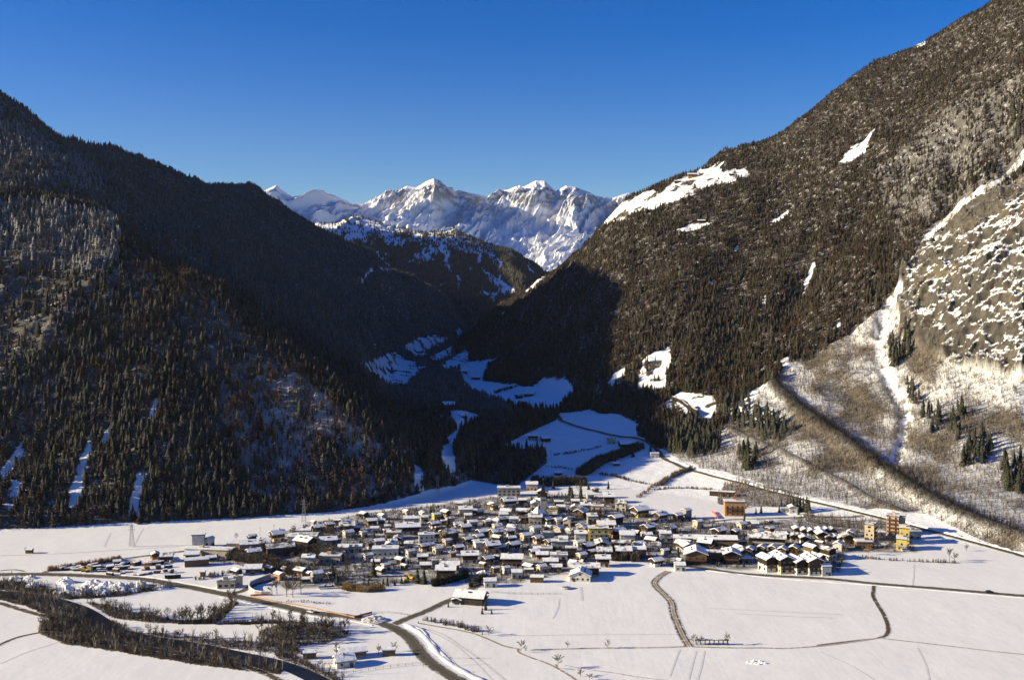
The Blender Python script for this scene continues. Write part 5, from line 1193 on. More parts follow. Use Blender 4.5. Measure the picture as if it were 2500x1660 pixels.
# bare trees along the river and hedges
def scatter(poly, n, hpx, protos, name, label, cat, group, wide=1.0, maxtry=4000):
    poly = np.array(poly, float); done = 0
    rr = random.Random(n * 31 + int(poly[0, 0]))
    while done < n and maxtry:
        maxtry -= 1
        x, y = rr.uniform(poly[:, 0].min(), poly[:, 0].max()), rr.uniform(poly[:, 1].min(), poly[:, 1].max())
        if not inpoly(np.array([x]), np.array([y]), poly)[0]: continue
        tree_px(protos, x, y, hpx * rr.uniform(0.7, 1.2), name, label, cat, group, wide); done += 1
scatter(RIP["row"], 26, 40, TALL, "bare_tree", "tall bare tree in the diagonal row beside the pointed snowfield", "tree", "row of bare trees ending at the main road", 1.15)
scatter(RIP["grove"], 54, 44, TALL, "bare_tree", "tall bare tree in the dense grove below the main road", "tree", "bare grove below the main road", 1.1)
scatter(RIP["island"], 66, 28, BARE, "bare_tree", "bare tree in the wood along the near river bank", "tree", "bare trees along the near river bank", 1.1)
scatter(RIP["left"], 20, 28, BARE, "bare_tree", "bare tree in the thicket upstream along the river", "tree", "bare trees upstream", 1.1)
scatter(RIP["strip"], 30, 26, BARE, "bare_tree", "round bare tree in the line along the far river bank", "tree", "bare trees along the far river bank", 1.3)
scatter(RIP["right"], 20, 30, BARE, "bare_tree", "bare tree in the hedge under the snow heaps field", "tree", "bare trees in the field hedge", 1.2)
scatter(RIP["bank"], 10, 26, BARE, "bare_tree", "bare tree on the bank above the riverside sheds", "tree", "bare trees by the riverside sheds", 1.2)
for px, py, h in [(356, 1520, 42), (375, 1521, 40), (438, 1522, 46), (455, 1522, 48)]:
    tree_px(BARE, px, py, h, "bare_tree", "large round bare tree at the near end of the diagonal row", "tree", "large bare trees at the diagonal row", 1.25)
for px, py, h, w, lab in [(924, 1597, 26, 1.2, "bare tree between the orange sided barn and the road bend"), (962, 1590, 20, 1.5, "pale bare bush behind the small roadside shelter"), (820, 1590, 26, 1.2, "bare tree rising at the end of the orange sided barn"), (822, 1602, 26, 1.3, "dark bare tree against the orange sided barn"),
                          (1273, 1588, 22, 1.6, "wide bare bush where the field path turns"), (1284, 1592, 15, 1.3, "small bush just below the wide bare bush"), (1386, 1583, 20, 1.1, "small round tree nearer the path on the dry grass strip"), (1484, 1583, 19, 1.4, "small round tree farther along the dry grass strip"),
                          (1362, 1631, 30, 1.5, "big dense bush beside the hooked field path"), (1418, 1652, 16, 2.2, "dark spreading bush at the lower edge of the field"), (1440, 1660, 14, 2.0, "low bush beside the dark spreading bush"),
                          (1694, 1573, 25, 1.2, "pale round tree nearest the winding farm track"), (1703, 1575, 23, 1.1, "pale tree second from the winding farm track"), (1714, 1573, 20, 1.2, "pale tree next to the paddock rack"), (1775, 1575, 29, 1.1, "tallest pale tree beyond the paddock rack"),
                          (1193, 1551, 20, 1.8, "round bare bush at the end of the shrub row"), (1170, 1545, 14, 1.6, "low round bush in the shrub row"), (64, 1349, 13, 1.3, "small tree beside the tiny field hut"), (2318, 1370, 32, 1.1, "bare tree at the end of the eastern field hedge"), (2330, 1374, 24, 1.3, "bare bush beside the last hedge tree"), (2360, 1345, 14, 1.4, "small bush by the hedge under the hillside road"),
                          (664, 1452, 36, 1.3, "pale bare tree inside the curved white wall"), (676, 1450, 34, 1.3, "second pale bare tree inside the curved white wall"), (700, 1456, 46, 1.1, "dark bare tree beside the grey manor"), (715, 1458, 42, 1.2, "dark broad tree beside the curved wall"), (735, 1450, 40, 1.2, "bare tree before the grey manor"),
                          (1415, 1208, 26, 1.3, "brown bare tree between shaded and sunlit houses"), (2120, 1355, 22, 1.4, "golden leaved bush behind the terraced gables"), (1942, 1368, 24, 1.5, "golden leaved tree among the gabled apartments"), (1830, 1358, 20, 1.3, "golden bush between the dark chalets"), (577, 1318, 16, 1.2, "thin bare tree behind the cream hall")]:
    pr = SHRUB if w > 1.35 else BARE
    t = tree_px(pr, px, py, h * 1.2, "bare_bush" if pr is SHRUB else "bare_tree", lab, "bush" if pr is SHRUB else "tree", None, w if pr is BARE else w * 0.75)
    if "golden" in lab:
        for c in t.children:
            if c.name.startswith("crown"): c.data = c.data.copy(); c.data.materials[0] = M_COPPER
rr = random.Random(3)
vil = [(700, 1300, 860, 1430), (860, 1290, 1200, 1400), (1200, 1240, 1550, 1360), (1550, 1290, 1850, 1370)]
for i in range(230):
    b = vil[i % 4] if i % 3 else vil[0]
    px, py = rr.uniform(b[0], b[2]), rr.uniform(b[1], b[3])
    if not inpoly(np.array([px]), np.array([py]), VILLAGE)[0]: continue
    p = T.at(px, py)
    if any(math.hypot(p[0] - q[0], p[1] - q[1]) < q[2] * 0.95 for q in FOOTP): continue
    mk = min(MARKS, key=lambda q: math.hypot(q[0] - px, 2 * (q[1] - py)))
    tree_px(BARE, px, py, rr.uniform(15, 32), "garden_tree", f"bare garden tree among the houses near the {mk[2]}", "tree", f"garden trees near the {mk[2]}", rr.uniform(1.0, 1.5))

# garden shrubs: too many to count
def shrub_points(poly, n, avoid=True):
    poly = np.array(poly, float); P = []
    wp = np.array([T.at(a, b)[:2] for a, b in poly]); x0, y0 = wp.min(0); x1, y1 = wp.max(0)
    X, Yp = RNG.uniform(x0, x1, n * 8), RNG.uniform(y0, y1, n * 8)
    a, b = proj(X, Yp, T.z(X, Yp)); ok = inpoly(a, b, poly)
    if avoid:
        F = np.array(FOOTP)
        for fx, fy, fr in F: ok &= (X - fx) ** 2 + (Yp - fy) ** 2 > (fr * 0.92) ** 2
    X, Yp = X[ok][:n], Yp[ok][:n]
    return np.stack([X, Yp, T.z(X, Yp)], 1)
BUSHD = [sliver_tree(_r, 40, _r.uniform(0.35, 0.6), 0.03, 0.9, 0.05, False) for _ in range(5)]
cl = shrub_points(VILLAGE, 9000)
keep = fbm(cl[:, 0] / 25, cl[:, 1] / 25, 3) > -0.25
cl = cl[keep]
plant_mesh("shrubbery", BUSHD, RNG.integers(0, 5, len(cl)), cl, RNG.uniform(1.0, 4.2, len(cl)) * RNG.uniform(0.6, 1, len(cl)), np.full(len(cl), 0.9), np.array((0.085, 0.066, 0.045)) * RNG.uniform(0.4, 1.5, len(cl))[:, None], np.clip(RNG.normal(0.1, 0.15, len(cl)), 0, 0.6),
           label="bare shrubs and garden thickets filling the gaps between the village houses", category="shrubs")
WOODY = []
for nm, n in (("upper", 900), ("left", 1000), ("island", 1700), ("right", 330), ("row", 260), ("hedge", 220), ("strip", 420), ("grove", 420), ("bank", 240)):
    WOODY.append(shrub_points(RIP[nm], n, False))
cl = np.concatenate(WOODY)
cl = cl[dist_to(world_line(RIVER, step=6), cl[:, 0], cl[:, 1], 30) > np.where(cl[:, 0] < -205, 8.0, 5.0)]
plant_mesh("undergrowth", BUSHD, RNG.integers(0, 5, len(cl)), cl, RNG.uniform(0.8, 2.4, len(cl)), np.full(len(cl), 0.9), np.array((0.105, 0.078, 0.052)) * RNG.uniform(0.5, 1.4, len(cl))[:, None], np.clip(RNG.normal(0.03, 0.08, len(cl)), 0, 0.4),
           label="brown leafless undergrowth lining both banks of the river", category="undergrowth")

# hedges, each a thing of its own
def hedge(pts, width, h, label, tint=(0.09, 0.07, 0.048), dens=1.0, name="hedge", frost=0.05, group=None):
    L = world_line(pts, step=1.5); n = int(len(L) * 2.6 * dens * max(1, width / 2.5)); k = RNG.integers(0, len(L), n)
    t = np.gradient(L, axis=0); t /= np.linalg.norm(t, axis=1)[:, None] + 1e-9
    off = RNG.uniform(-0.5, 0.5, n) * width; al = RNG.uniform(-1, 1, n)
    P = L[k] + np.stack([-t[k, 1], t[k, 0]], 1) * off[:, None] + t[k] * al[:, None]
    P = np.column_stack([P, T.z(P[:, 0], P[:, 1])])
    o = plant_mesh(name, BUSHD, RNG.integers(0, 5, n), P, h * RNG.uniform(0.6, 1.15, n), np.full(n, 0.8), np.array(tint) * RNG.uniform(0.55, 1.4, n)[:, None], np.clip(RNG.normal(frost, 0.08, n), 0, 0.6), label=label, category="hedge", group=group)
    del o["kind"]; return o
hedge([(121, 1393), (160, 1388), (205, 1380), (250, 1374), (292, 1367)], 3.4, 3.6, "copper leaved beech hedge along the rear of the timber yard", (0.34, 0.17, 0.055), 2.2)
hedge([(842, 1438), (870, 1442), (900, 1443), (935, 1440)], 5, 4.2, "golden brown hedge at the corner of the village field", (0.30, 0.20, 0.07), 2.0)
hedge([(1060, 1430), (1100, 1421), (1140, 1407)], 3.2, 5.0, "tall dark clipped hedge slanting up from the white farmhouse", (0.03, 0.027, 0.018), 3.0)
hedge([(1180, 1414), (1165, 1424), (1150, 1433)], 3, 4.5, "short dark hedge between two parked trailers", (0.03, 0.027, 0.018), 2.0)
hedge([(1040, 1514), (1080, 1522), (1120, 1531), (1160, 1542)], 3, 3.6, "row of bare shrubs beside the curved field path", (0.15, 0.115, 0.08), 0.9)
hedge([(2100, 1360), (2150, 1366), (2220, 1370), (2330, 1374)], 2.5, 2.6, "bare hedge along the top of the eastern snowfield", (0.17, 0.13, 0.09), 0.8)
hedge([(1600, 1196), (1640, 1192), (1690, 1193), (1735, 1196)], 3, 2.6, "dark hedge along the top edge of the sunlit upper meadow", (0.11, 0.085, 0.06), 1.0)
hedge([(1558, 1215), (1575, 1203), (1592, 1190), (1610, 1178)], 3, 2.8, "orange brown hedge slanting up the sunlit meadow", (0.20, 0.13, 0.075), 0.7)
hedge([(1536, 1174), (1570, 1180), (1605, 1188)], 3, 2.6, "frosted hedge crossing the meadow at the shadow edge", (0.18, 0.14, 0.10), 0.8)
hedge([(1610, 1186), (1640, 1165), (1690, 1145)], 5, 4.0, "brown brush strip climbing to the hillside road", (0.13, 0.10, 0.07), 1.2)
hedge([(1355, 1112), (1400, 1105), (1440, 1098), (1467, 1090)], 3, 2.6, "thin hedge curving across the main shaded meadow", (0.07, 0.055, 0.042), 0.8)
hedge([(1332, 1140), (1365, 1142), (1398, 1147)], 3, 2.6, "short hedge on the lower shaded meadow", (0.07, 0.055, 0.042), 0.8)
hedge([(1420, 1160), (1450, 1140), (1490, 1122), (1530, 1108), (1562, 1094)], 12, 7, "wooded strip slanting across the shaded meadow", (0.06, 0.05, 0.036), 1.0)
hedge([(1465, 1158), (1500, 1163), (1532, 1172)], 4, 3.2, "hedge along the lower shaded terrace", (0.07, 0.055, 0.042), 1.0)
hedge([(1300, 1180), (1345, 1185), (1390, 1182), (1430, 1185)], 8, 8, "dark line of trees behind the shaded houses", (0.05, 0.042, 0.03), 0.8)
hedge([(1210, 960), (1235, 952), (1262, 944)], 5, 5, "bare shrubs on the upper shaded meadow", (0.06, 0.05, 0.04), 0.6)
hedge([(695, 1468), (740, 1468), (800, 1474)], 4, 1.4, "low brown reeds beside the orange site fence", (0.15, 0.115, 0.075), 0.8)
hedge([(480, 1415), (540, 1402), (570, 1395)], 4, 3.0, "bare hedge between the timber yard and the snowy kiosk plot", (0.09, 0.07, 0.05), 1.0)
hedge([(640, 1346), (680, 1352), (760, 1350), (820, 1372)], 12, 7, "brown thicket of garden trees below the school wing", (0.09, 0.068, 0.046), 0.9)
hedge([(560, 1360), (620, 1370), (690, 1392), (740, 1400)], 12, 6, "brown thicket along the stream behind the dark barn", (0.09, 0.07, 0.048), 0.8)
hedge([(1470, 1362), (1510, 1366), (1560, 1368)], 8, 6, "brown garden thicket before the front houses", (0.085, 0.065, 0.045), 0.9)

# ------------------------------------------------------------------ church, crane, pylons, poles
c = T.at(1326, 1258); g = link("church_tower", None, loc=tuple(c), label="slender dark church spire rising from the middle of the village", category="church")
MB().box(-2.2, 2.2, -2.2, 2.2, -2, 15).build("tower_wall", WALLS["grey"], g)
b = MB(); k0 = len(b.v)
b.v += [(-2.5, -2.5, 15.003), (2.5, -2.5, 15.003), (2.5, 2.5, 15.003), (-2.5, 2.5, 15.003), (0, 0, 27)]; b.f += [(3, 2, 1, 0), (0, 1, 4), (1, 2, 4), (2, 3, 4), (3, 0, 4)]
sp_ = b.build("spire", M_BLACK, g); MB().box(-0.08, 0.08, -0.08, 0.08, 26.8, 29).box(-0.6, 0.6, -0.08, 0.08, 28.1, 28.3).build("cross", M_STEEL, sp_)
for dx in (-0.8, 0.8): link("belfry_opening", WIN["s"], g, loc=(dx, -2.25, 12.5))
c = T.at(1316, 1272); g = link("chapel", None, loc=tuple(c), rz=0.5, label="square chapel with steep white pyramid roof beside the church spire", category="church")
MB().box(-4.5, 4.5, -4.5, 4.5, -2, 5).build("wall", WALLS["cream"], g)
b = MB(); b.v += [(-5, -5, 5.003), (5, -5, 5.003), (5, 5, 5.003), (-5, 5, 5.003), (0, 0, 13)]; b.f += [(3, 2, 1, 0), (0, 1, 4), (1, 2, 4), (2, 3, 4), (3, 0, 4)]; b.build("roof", M_SNOW, g)
def lattice(w0, w1, z0, z1, n, r):
    b = MB()
    for k in range(n):
        a, c_ = z0 + (z1 - z0) * k / n, z0 + (z1 - z0) * (k + 1) / n
        wa, wc = w0 + (w1 - w0) * k / n, w0 + (w1 - w0) * (k + 1) / n
        q = [(-1, -1), (1, -1), (1, 1), (-1, 1)]
        for i in range(4):
            (x, y), (x2, y2) = q[i], q[(i + 1) % 4]
            b.tube((x * wa, y * wa, a), (x * wc, y * wc, c_), r, r, 4); b.tube((x * wa, y * wa, a), (x2 * wc, y2 * wc, c_), r * 0.6, r * 0.6, 4); b.tube((x2 * wa, y2 * wa, a), (x * wc, y * wc, c_), r * 0.6, r * 0.6, 4)
    return b
def pylon(px, py, hpx, label):
    p = T.at(px, py); h = hpx * p[1] / 2500
    g = link("pylon", None, loc=tuple(p), label=label, category="pylon", group="power pylons before the shaded wood")
    lattice(1.5, 0.4, 0, h, 7, 0.09).build("mast", M_STEEL, g)
    for f, l in ((0.78, 2.6), (0.9, 2.0)): MB().tube((-l, 0, h * f), (l, 0, h * f), 0.08, 0.08, 4).tube((-l, 0, h * f), (0, 0, h * f + 0.9), 0.06, 0.06, 4).tube((l, 0, h * f), (0, 0, h * f + 0.9), 0.06, 0.06, 4).build("crossarm", M_STEEL, g)
pylon(322, 1334, 54, "lattice power pylon standing in the wide sunlit snowfield"); pylon(742, 1275, 58, "lattice power pylon before the wood behind the western houses"); pylon(1068, 1205, 46, "lattice power pylon in the shade at the gorge mouth")
def pole(px, py, hpx, label, lamp=False):
    p = T.at(px, py); h = hpx * p[1] / 2500
    g = link("street_lamp" if lamp else "pole", None, loc=tuple(p), label=label, category="pole")
    MB().tube((0, 0, -0.2), (0, 0, h), 0.13, 0.08, 6).build("shaft", M_BARK if not lamp else M_STEEL, g)
    MB().box(-0.9, 0.9, -0.06, 0.06, h - 0.5, h - 0.36).build("crossbar" if not lamp else "lamp_arm", M_STEEL, g)
pole(1033, 1627, 56, "tall pole standing where the road bend straightens"); pole(840, 1648, 52, "pole beside the low white house by the river"); pole(1157, 1668, 32, "short pole in the snow at the lower edge", True); pole(669, 1302, 22, "thin pole behind the western houses"); pole(635, 1306, 20, "thin pole at the edge of the wide snowfield"); pole(1345, 1113, 14, "thin pole on the shaded meadow"); pole(1539, 1157, 20, "thin pole near the shadow edge on the meadow")
p = T.at(1792, 1256); g = link("tower_crane", None, loc=tuple(p), label="orange crane standing behind the scaffolded shell", category="crane")
M_ORNG = plain("orange_paint", (0.55, 0.16, 0.04), 0.5); M_YEL = plain("yellow_paint", (0.62, 0.40, 0.03), 0.5); M_RED = plain("red_net", (0.50, 0.12, 0.09), 0.8); M_ONET = plain("orange_net", (0.42, 0.25, 0.17), 0.8)
lattice(0.5, 0.5, 0, 14, 8, 0.12).build("mast", M_ORNG, g); MB().tube((-0.6, 0, 13.5), (6.5, 0, 23), 0.28, 0.2, 4).build("jib", M_ORNG, g); MB().box(-2.4, -0.6, -0.5, 0.5, 12.6, 13.6).build("counterweight", M_CONC, g)

# ------------------------------------------------------------------ fences, walls, yard goods
def fence(pts, h, label, mat, panel=False, step=3.0, name="fence"):
    L = world_line(pts, step=step); zz = T.z(L[:, 0], L[:, 1])
    g = link(name, None, loc=(L[0, 0], L[0, 1], zz[0]), label=label, category="fence"); o = np.array([L[0, 0], L[0, 1], zz[0]])
    P = np.column_stack([L, zz]) - o; b = MB(); r = MB()
    for i in range(len(P)): b.box(P[i, 0] - 0.06, P[i, 0] + 0.06, P[i, 1] - 0.06, P[i, 1] + 0.06, P[i, 2] - 0.2, P[i, 2] + h)
    for i in range(len(P) - 1):
        for f in ((0.45, 0.9) if not panel else (0.5,)):
            k = len(r.v); d = (P[i + 1] - P[i])[:2]; d = np.array([-d[1], d[0]]) / (np.linalg.norm(d) + 1e-9) * 0.03
            hh = h * (0.03 if not panel else 0.42); a, c_ = P[i], P[i + 1]
            r.v += [(a[0] - d[0], a[1] - d[1], a[2] + h * f - hh), (c_[0] - d[0], c_[1] - d[1], c_[2] + h * f - hh), (c_[0] + d[0], c_[1] + d[1], c_[2] + h * f - hh), (a[0] + d[0], a[1] + d[1], a[2] + h * f - hh),
                    (a[0] - d[0], a[1] - d[1], a[2] + h * f + hh), (c_[0] - d[0], c_[1] - d[1], c_[2] + h * f + hh), (c_[0] + d[0], c_[1] + d[1], c_[2] + h * f + hh), (a[0] + d[0], a[1] + d[1], a[2] + h * f + hh)]
            r.f += [tuple(k + j for j in q) for q in ((3, 2, 1, 0), (4, 5, 6, 7), (0, 1, 5, 4), (1, 2, 6, 5), (2, 3, 7, 6), (3, 0, 4, 7))]
    r.build("netting" if panel else "rail", mat, g); b.build("post_line", M_BARK if not panel else mat, g)
fence([(614, 1456), (665, 1467), (740, 1480), (800, 1493), (866, 1508)], 0.85, "orange site fence running beside the main road", M_ONET, True)
fence([(866, 1508), (890, 1502), (908, 1497)], 1.3, "red end of the site fence turning away from the road", M_RED, True)
fence([(612, 1455), (640, 1454), (662, 1453)], 1.2, "red mesh barrier under the curved white wall", M_RED, True)
fence([(845, 1644), (900, 1636), (960, 1628), (1026, 1622)], 1.4, "grey wire fence between the low white house and the road bend", M_STEEL)
fence([(1200, 1446), (1260, 1450), (1320, 1451), (1370, 1451)], 1.1, "field fence below the white square house", M_BARK)
fence([(1838, 1266), (1900, 1266), (1960, 1263), (1985, 1260)], 1.2, "terrace fence before the lone white bungalow", M_BARK)
fence([(880, 1500), (950, 1496), (1010, 1504)], 1.0, "line of field posts above the road junction", M_BARK)
fence([(1738, 1250), (1746, 1258), (1752, 1266)], 2.0, "red safety netting on the bank beside the scaffolded shell", M_RED, True, 2.0)
def wall_line(pts, h, th, mat, label, cap=True, name="retaining_wall"):
    L = world_line(pts, step=4); zz = T.z(L[:, 0], L[:, 1]); t = np.gradient(L, axis=0); t /= np.linalg.norm(t, axis=1)[:, None]; nr_ = np.stack([-t[:, 1], t[:, 0]], 1) * th / 2
    def strip(z0, z1, k=1.0):
        a, b_ = L - nr_ * k, L + nr_ * k; n = len(L)
        V = np.concatenate([np.column_stack([a, z0]), np.column_stack([b_, z0]), np.column_stack([b_, z1]), np.column_stack([a, z1])]); i = np.arange(n - 1); F = []
        for p_, q_ in ((0, 1), (1, 2), (2, 3), (3, 0)): F.append(np.stack([p_ * n + i, p_ * n + i + 1, q_ * n + i + 1, q_ * n + i], 1))
        F += [np.array([[0, n, 2 * n, 3 * n], [n - 1, 4 * n - 1, 3 * n - 1, 2 * n - 1]])]
        return V, np.concatenate(F)
    V, F = strip(zz - 0.5, zz + h); o = link(name, mesh_np(name, V, F, None, True), None, mat, label=label, category="wall")
    if cap: V, F = strip(zz + h + 0.003, zz + h + 0.35, 0.9); link("snow_cap", mesh_np("snow_cap", V, F, None, True), o, M_SNOW)
wall_line([(660, 1409), (640, 1417), (617, 1426), (608, 1434), (613, 1445), (628, 1452), (660, 1453)], 2.2, 0.6, M_CONC, "curved concrete wall around the snowy garden by the main road")
wall_line([(1642, 976), (1665, 986), (1680, 998)], 4.0, 1.0, M_BLACK, "dark stepped wall on the snowy bank above the tunnel mouth")
wall_line([(1682, 1000), (1690, 1008), (1704, 1016)], 7.0, 2.0, M_BLACK, "dark tunnel portal beneath the shaded snow bank")
wall_line([(1735, 1208), (1760, 1210), (1795, 1212)], 4.0, 5.0, M_BLACK, "long dark shelter in the brush above the scaffolded shell")
def goods(px, py, l, w, h, rz, mat, name, label, group):
    p = T.at(px, py); g = link(name, None, loc=tuple(p), rz=rz, label=label, category="timber stack", group=group)
    b = MB(); n = max(2, int(h / 0.35))
    for i in range(n): e = rr.uniform(-0.3, 0.3); b.box(-l / 2 + e, l / 2 + e, -w / 2, w / 2, i * h / n, (i + 0.86) * h / n)
    b.build("boards", mat, g); MB().box(-l / 2 + 0.1, l / 2 - 0.1, -w / 2 + 0.1, w / 2 - 0.1, h + 0.003, h + 0.3).build("snow_cap", M_SNOW, g)
for i in range(46):
    px = rr.uniform(150, 425); lo = 1388 - (px - 150) * 0.13; hi = 1393 + (px - 150) * 0.09
    py = rr.uniform(lo + 2, hi) if i % 2 else lo + (hi - lo) * rr.choice([0.3, 0.55, 0.8]) + rr.uniform(-2, 2)
    goods(px, py, rr.choice([2.5, 3, 4, 5, 6, 9]), rr.uniform(1.0, 3.0), rr.uniform(0.5, 2.4), rr.gauss(0.35, 0.45), rr.choice([M_BLACK, M_TIMB, M_BARN, M_RAIL]), "timber_stack", "stack of dark boards under snow in the timber yard", "stacks in the timber yard")
for i in range(5): goods(362 + i * 7, 1379 + rr.uniform(-3, 5), 5, 1.6, 1.8, 0.4, M_ORNG if i < 2 else M_BLACK, "timber_stack", "orange stack among the timber yard's logs" if i < 2 else "black log stack behind the orange stacks", "orange stacks" if i < 2 else "black log stacks")
goods(422, 1411, 9, 2.6, 2.2, 0.25, M_BLACK, "timber_stack", "long black covered stack nearest the main road in the yard", None)
def heap(px, py, wpx, hpx, label, group, name="snow_heap", mat=None, seed=0, cat="snow heap"):
    p = T.at(px, py); w = wpx * p[1] / 2500 / 2; h = hpx * p[1] / 2500
    n, m_ = 26, 10; V = [(0, 0, h)]; F = []
    for j in range(1, m_ + 1):
        for i in range(n):
            a = 6.2832 * i / n; r = j / m_; q = fbm(np.array([3 * math.cos(a) * r + px]), np.array([3 * math.sin(a) * r + seed]), 3)[0]
            rr_ = r * w * (1 + 0.22 * q); V.append((rr_ * math.cos(a), rr_ * math.sin(a) * 0.75, h * max(0, (1 - r) ** 0.85) * (1 + 0.35 * q * min(1, 3 * (1 - r))) - (0.3 if j == m_ else 0)))
    for i in range(n): F.append((0, 1 + i, 1 + (i + 1) % n))
    me = bpy.data.meshes.new(name)
    for j in range(m_ - 1):
        for i in range(n): a = 1 + j * n; F.append((a + i, a + n + i, a + n + (i + 1) % n, a + (i + 1) % n))
    me.from_pydata(V, [], F); me.update()
    link(name, me, None, mat or M_FIELD, loc=tuple(p), label=label, category=cat, group=group)
for i, (px, py, w, h) in enumerate([(36, 1412, 26, 9), (74, 1411, 34, 9), (80, 1432, 40, 12), (160, 1422, 48, 15), (160, 1446, 62, 24), (203, 1448, 56, 20), (248, 1448, 52, 19), (228, 1428, 60, 15), (262, 1432, 60, 15), (290, 1434, 52, 13), (318, 1430, 26, 13), (342, 1429, 40, 14), (300, 1444, 40, 12), (330, 1442, 34, 9), (395, 1436, 44, 9)]):
    heap(px, py, w, h, f"{'large pointed' if h > 18 else ('rounded' if h > 11 else 'low')} snow heap beside the main road bend", "snow heaps dumped by the main road" + (" large" if h > 18 else (" rounded" if h > 11 else " low")), seed=i)
M_DIRT = road_material("snowy_rubble", (0.12, 0.10, 0.08), 2.0, 1.0)
heap(915, 1514, 70, 13, "mound of snowy rubble beside the road junction", None, "rubble_mound", M_DIRT, 5, "mound"); heap(1180, 1398, 34, 7, "small snow mound beside the narrow road", None, seed=9)
for i, (dx, dy) in enumerate([(-22, 0), (-13, 2), (-4, 3), (4, 4), (12, 1), (20, 2), (-9, -3), (8, -3)]):
    heap(1848 + dx, 1617 + dy, 12, 4.5, "snow covered bale in the cluster on the lower field", "snow covered bales on the lower field", "snow_covered_bale", seed=20 + i, cat="bale")
p = T.at(1738, 1573); g = link("paddock_rack", None, loc=tuple(p), label="long dark timber rack under snow between the pale field trees", category="rack")
b = MB(); s_ = MB()
for i in range(8): x = -7.7 + i * 2.2; b.box(x - 0.12, x + 0.12, -0.6, -0.36, -0.2, 2.2).box(x - 0.12, x + 0.12, 0.36, 0.6, -0.2, 2.2)
b.box(-8.2, 8.2, -0.75, 0.75, 2.2, 2.4).box(-8.2, 8.2, -0.66, -0.6, 0.9, 1.1).build("frame", M_BLACK, g)
for i in range(7): x = -6.6 + i * 2.2; s_.box(x - 0.9, x + 0.9, -0.6, 0.6, 2.403, 2.403 + rr.uniform(0.2, 0.5))
s_.build("snow_cap", M_SNOW, g)
# ------------------------------------------------------------------ vehicles
def car_parts(L=4.2, W=1.75, van=False):
    pr = [(-L/2, 0.35), (L/2, 0.35), (L/2, 0.85), (L/2 - 0.9, 1.0), (-L/2 + 0.1, 1.0), (-L/2, 0.8)]
    def side(prof, w): 
        b = MB(); n = len(prof); b.v += [(x, -w, z) for x, z in prof] + [(x, w, z) for x, z in prof]; b.f += [tuple(range(n)), tuple(range(2 * n - 1, n - 1, -1))] + [((i + 1) % n, i, n + i, n + (i + 1) % n) for i in range(n)]; return b
    h = 1.9 if van else 1.48
    body = side(pr, W / 2).mesh("body"); cab = side([(-L/2 + 0.25, 1.003), (L/2 - (1.0 if not van else 0.6), 1.003), (L/2 - (1.7 if not van else 0.9), h - 0.08), (-L/2 + 0.7, h - 0.08)], W / 2 - 0.1).mesh("window_band"); cab.materials.append(M_GLASS)
    roof = MB().box(-L/2 + 0.6, L/2 - 1.6, -W/2 + 0.12, W/2 - 0.12, h - 0.077, h).mesh("roof")
    wh = MB().tube((0, -0.12, 0), (0, 0.12, 0), 0.33, 0.33, 12).mesh("wheel"); wh.materials.append(plain("tyre", (0.02, 0.02, 0.02)))
    return body, cab, roof, wh
CARP = car_parts(); VANP = car_parts(5.2, 1.95, True)
PAINT = {k: plain("paint_" + k, c, 0.35, 0.05, 1, 0.5) for k, c in dict(white=(0.7, 0.7, 0.7), black=(0.02, 0.02, 0.022), red=(0.35, 0.03, 0.02), blue=(0.04, 0.08, 0.2), silver=(0.4, 0.4, 0.41)).items()}
def car(px, py, rz, colour, label, group=None, van=False):
    p = T.at(px, py); bo, ca, ro, wh = VANP if van else CARP
    g = link("parked_van" if van else "parked_car", None, loc=(p[0], p[1], p[2] + 0.1), rz=rz, label=label, category="van" if van else "car", group=group)
    for me in (bo, ro):
        o = link(me.name.split(".")[0], me, g)
        if len(me.materials) == 0: me.materials.append(PAINT[colour])
        o.material_slots[0].link = 'OBJECT'; o.material_slots[0].material = PAINT[colour]
    link("window_band", ca, g)
    for x in (-1.35, 1.35):
        for y in (-0.8, 0.8): link("wheel", wh, g, loc=(x, y, 0.33))
p1, p2 = T.at(740, 1490), T.at(780, 1498)
car(759, 1495, math.atan2(p2[1] - p1[1], p2[0] - p1[0]), "white", "white car driving on the main road beside the site fence")
car(716, 1586, 0.3, "black", "black car with snowy roof parked among the riverside sheds"); car(745, 1596, 0.3, "red", "red car parked by the shed on the river bank"); car(2416, 1447, -0.05, "black", "dark car on the straight field road")
for i in range(8): car(530 + i * 5.2, 1337 + (i % 2) * 1.0, 1.2, ["black", "white", "silver", "blue", "black", "red", "white", "black"][i], "parked car in the row behind the long workshop hall", "cars parked behind the long workshop hall")
for i, (px, py) in enumerate([(600, 1338), (612, 1336), (630, 1335), (645, 1338)]): car(px, py, 0.2, ["white", "silver", "black", "white"][i], "parked car on the lot beside the school wing", "cars parked beside the school wing")
car(788, 1437, 0.1, "white", "white van parked between the spruces and the golden hedge", None, True); car(806, 1436, 0.1, "white", "white caravan beside the parked van", None, True); car(1160, 1428, 0.9, "silver", "silver trailer under snow near the dark hedge", None, True); car(1184, 1424, 0.9, "white", "white trailer nearer the narrow road", None, True)
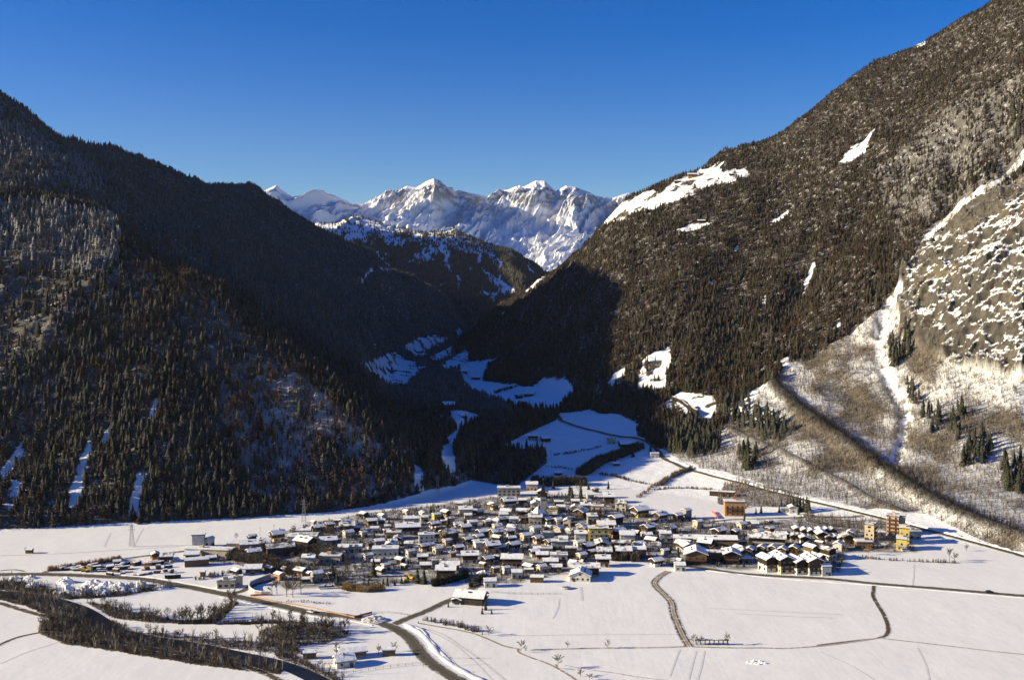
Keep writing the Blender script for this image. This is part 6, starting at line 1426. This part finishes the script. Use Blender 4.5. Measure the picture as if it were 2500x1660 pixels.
for i, (px, py, c_) in enumerate([(1377, 1436, "white"), (1383, 1437, "silver"), (1388, 1436, "white")]): car(px, py, 1.4, c_, "vehicle parked in the group on the field beside the byre", "vehicles parked beside the byre")
car(2270 - 60, 1345, 0.1, "white", "white van before the bright yellow building", None, True); car(1983, 1260, 0, "black", "black car near the lone white bungalow"); car(1968, 1260, 0, "white", "long white van near the lone white bungalow", None, True)
def excavator(px, py, rz, label):
    p = T.at(px, py); g = link("excavator", None, loc=tuple(p), rz=rz, label=label, category="excavator")
    MB().box(-1.6, 1.6, -1.2, -0.7, 0, 0.8).box(-1.6, 1.6, 0.7, 1.2, 0, 0.8).build("track", M_BLACK, g); MB().box(-1.7, 1.5, -1.2, 1.2, 0.803, 2.0).build("body", M_YEL, g); MB().box(0.2, 1.4, -1.1, 0, 2.003, 3.0).build("cab", M_GLASS, g)
    MB().tube((1.3, 0.4, 1.6), (3.4, 0.4, 3.9), 0.25, 0.2, 4).tube((3.4, 0.4, 3.9), (5.2, 0.4, 2.0), 0.2, 0.15, 4).build("boom", M_YEL, g); MB().box(4.9, 5.6, -0.1, 0.9, 1.0, 2.0).build("bucket", M_BLACK, g)
excavator(992, 1420, 0.3, "yellow excavator beside the spruces at the village field"); excavator(1005, 1414, 2.5, "second yellow digger nearer the tall spruces"); excavator(206, 1394, 0.2, "yellow digger in the timber yard")

# ------------------------------------------------------------------ the thin winter haze of the valley
hm = bpy.data.materials.new("valley_haze"); hm.use_nodes = True
ht = hm.node_tree; ht.nodes.remove(ht.nodes["Principled BSDF"])
hv = ht.nodes.new("ShaderNodeVolumePrincipled"); hv.inputs["Color"].default_value = (0.80, 0.88, 1.0, 1); hv.inputs["Density"].default_value = 1.0e-5; hv.inputs["Anisotropy"].default_value = 0.2
ht.links.new(hv.outputs[0], ht.nodes["Material Output"].inputs["Volume"])
zt = max(float(Zs.max()), float(Zd.max()), float(Z.max())) + 120
MB().box(-9000, 9000, -600, 8400, -4, zt).build("haze", hm, None, kind="stuff", label="thin pale winter haze filling the whole valley", category="haze")
hm.cycles.homogeneous_volume = True
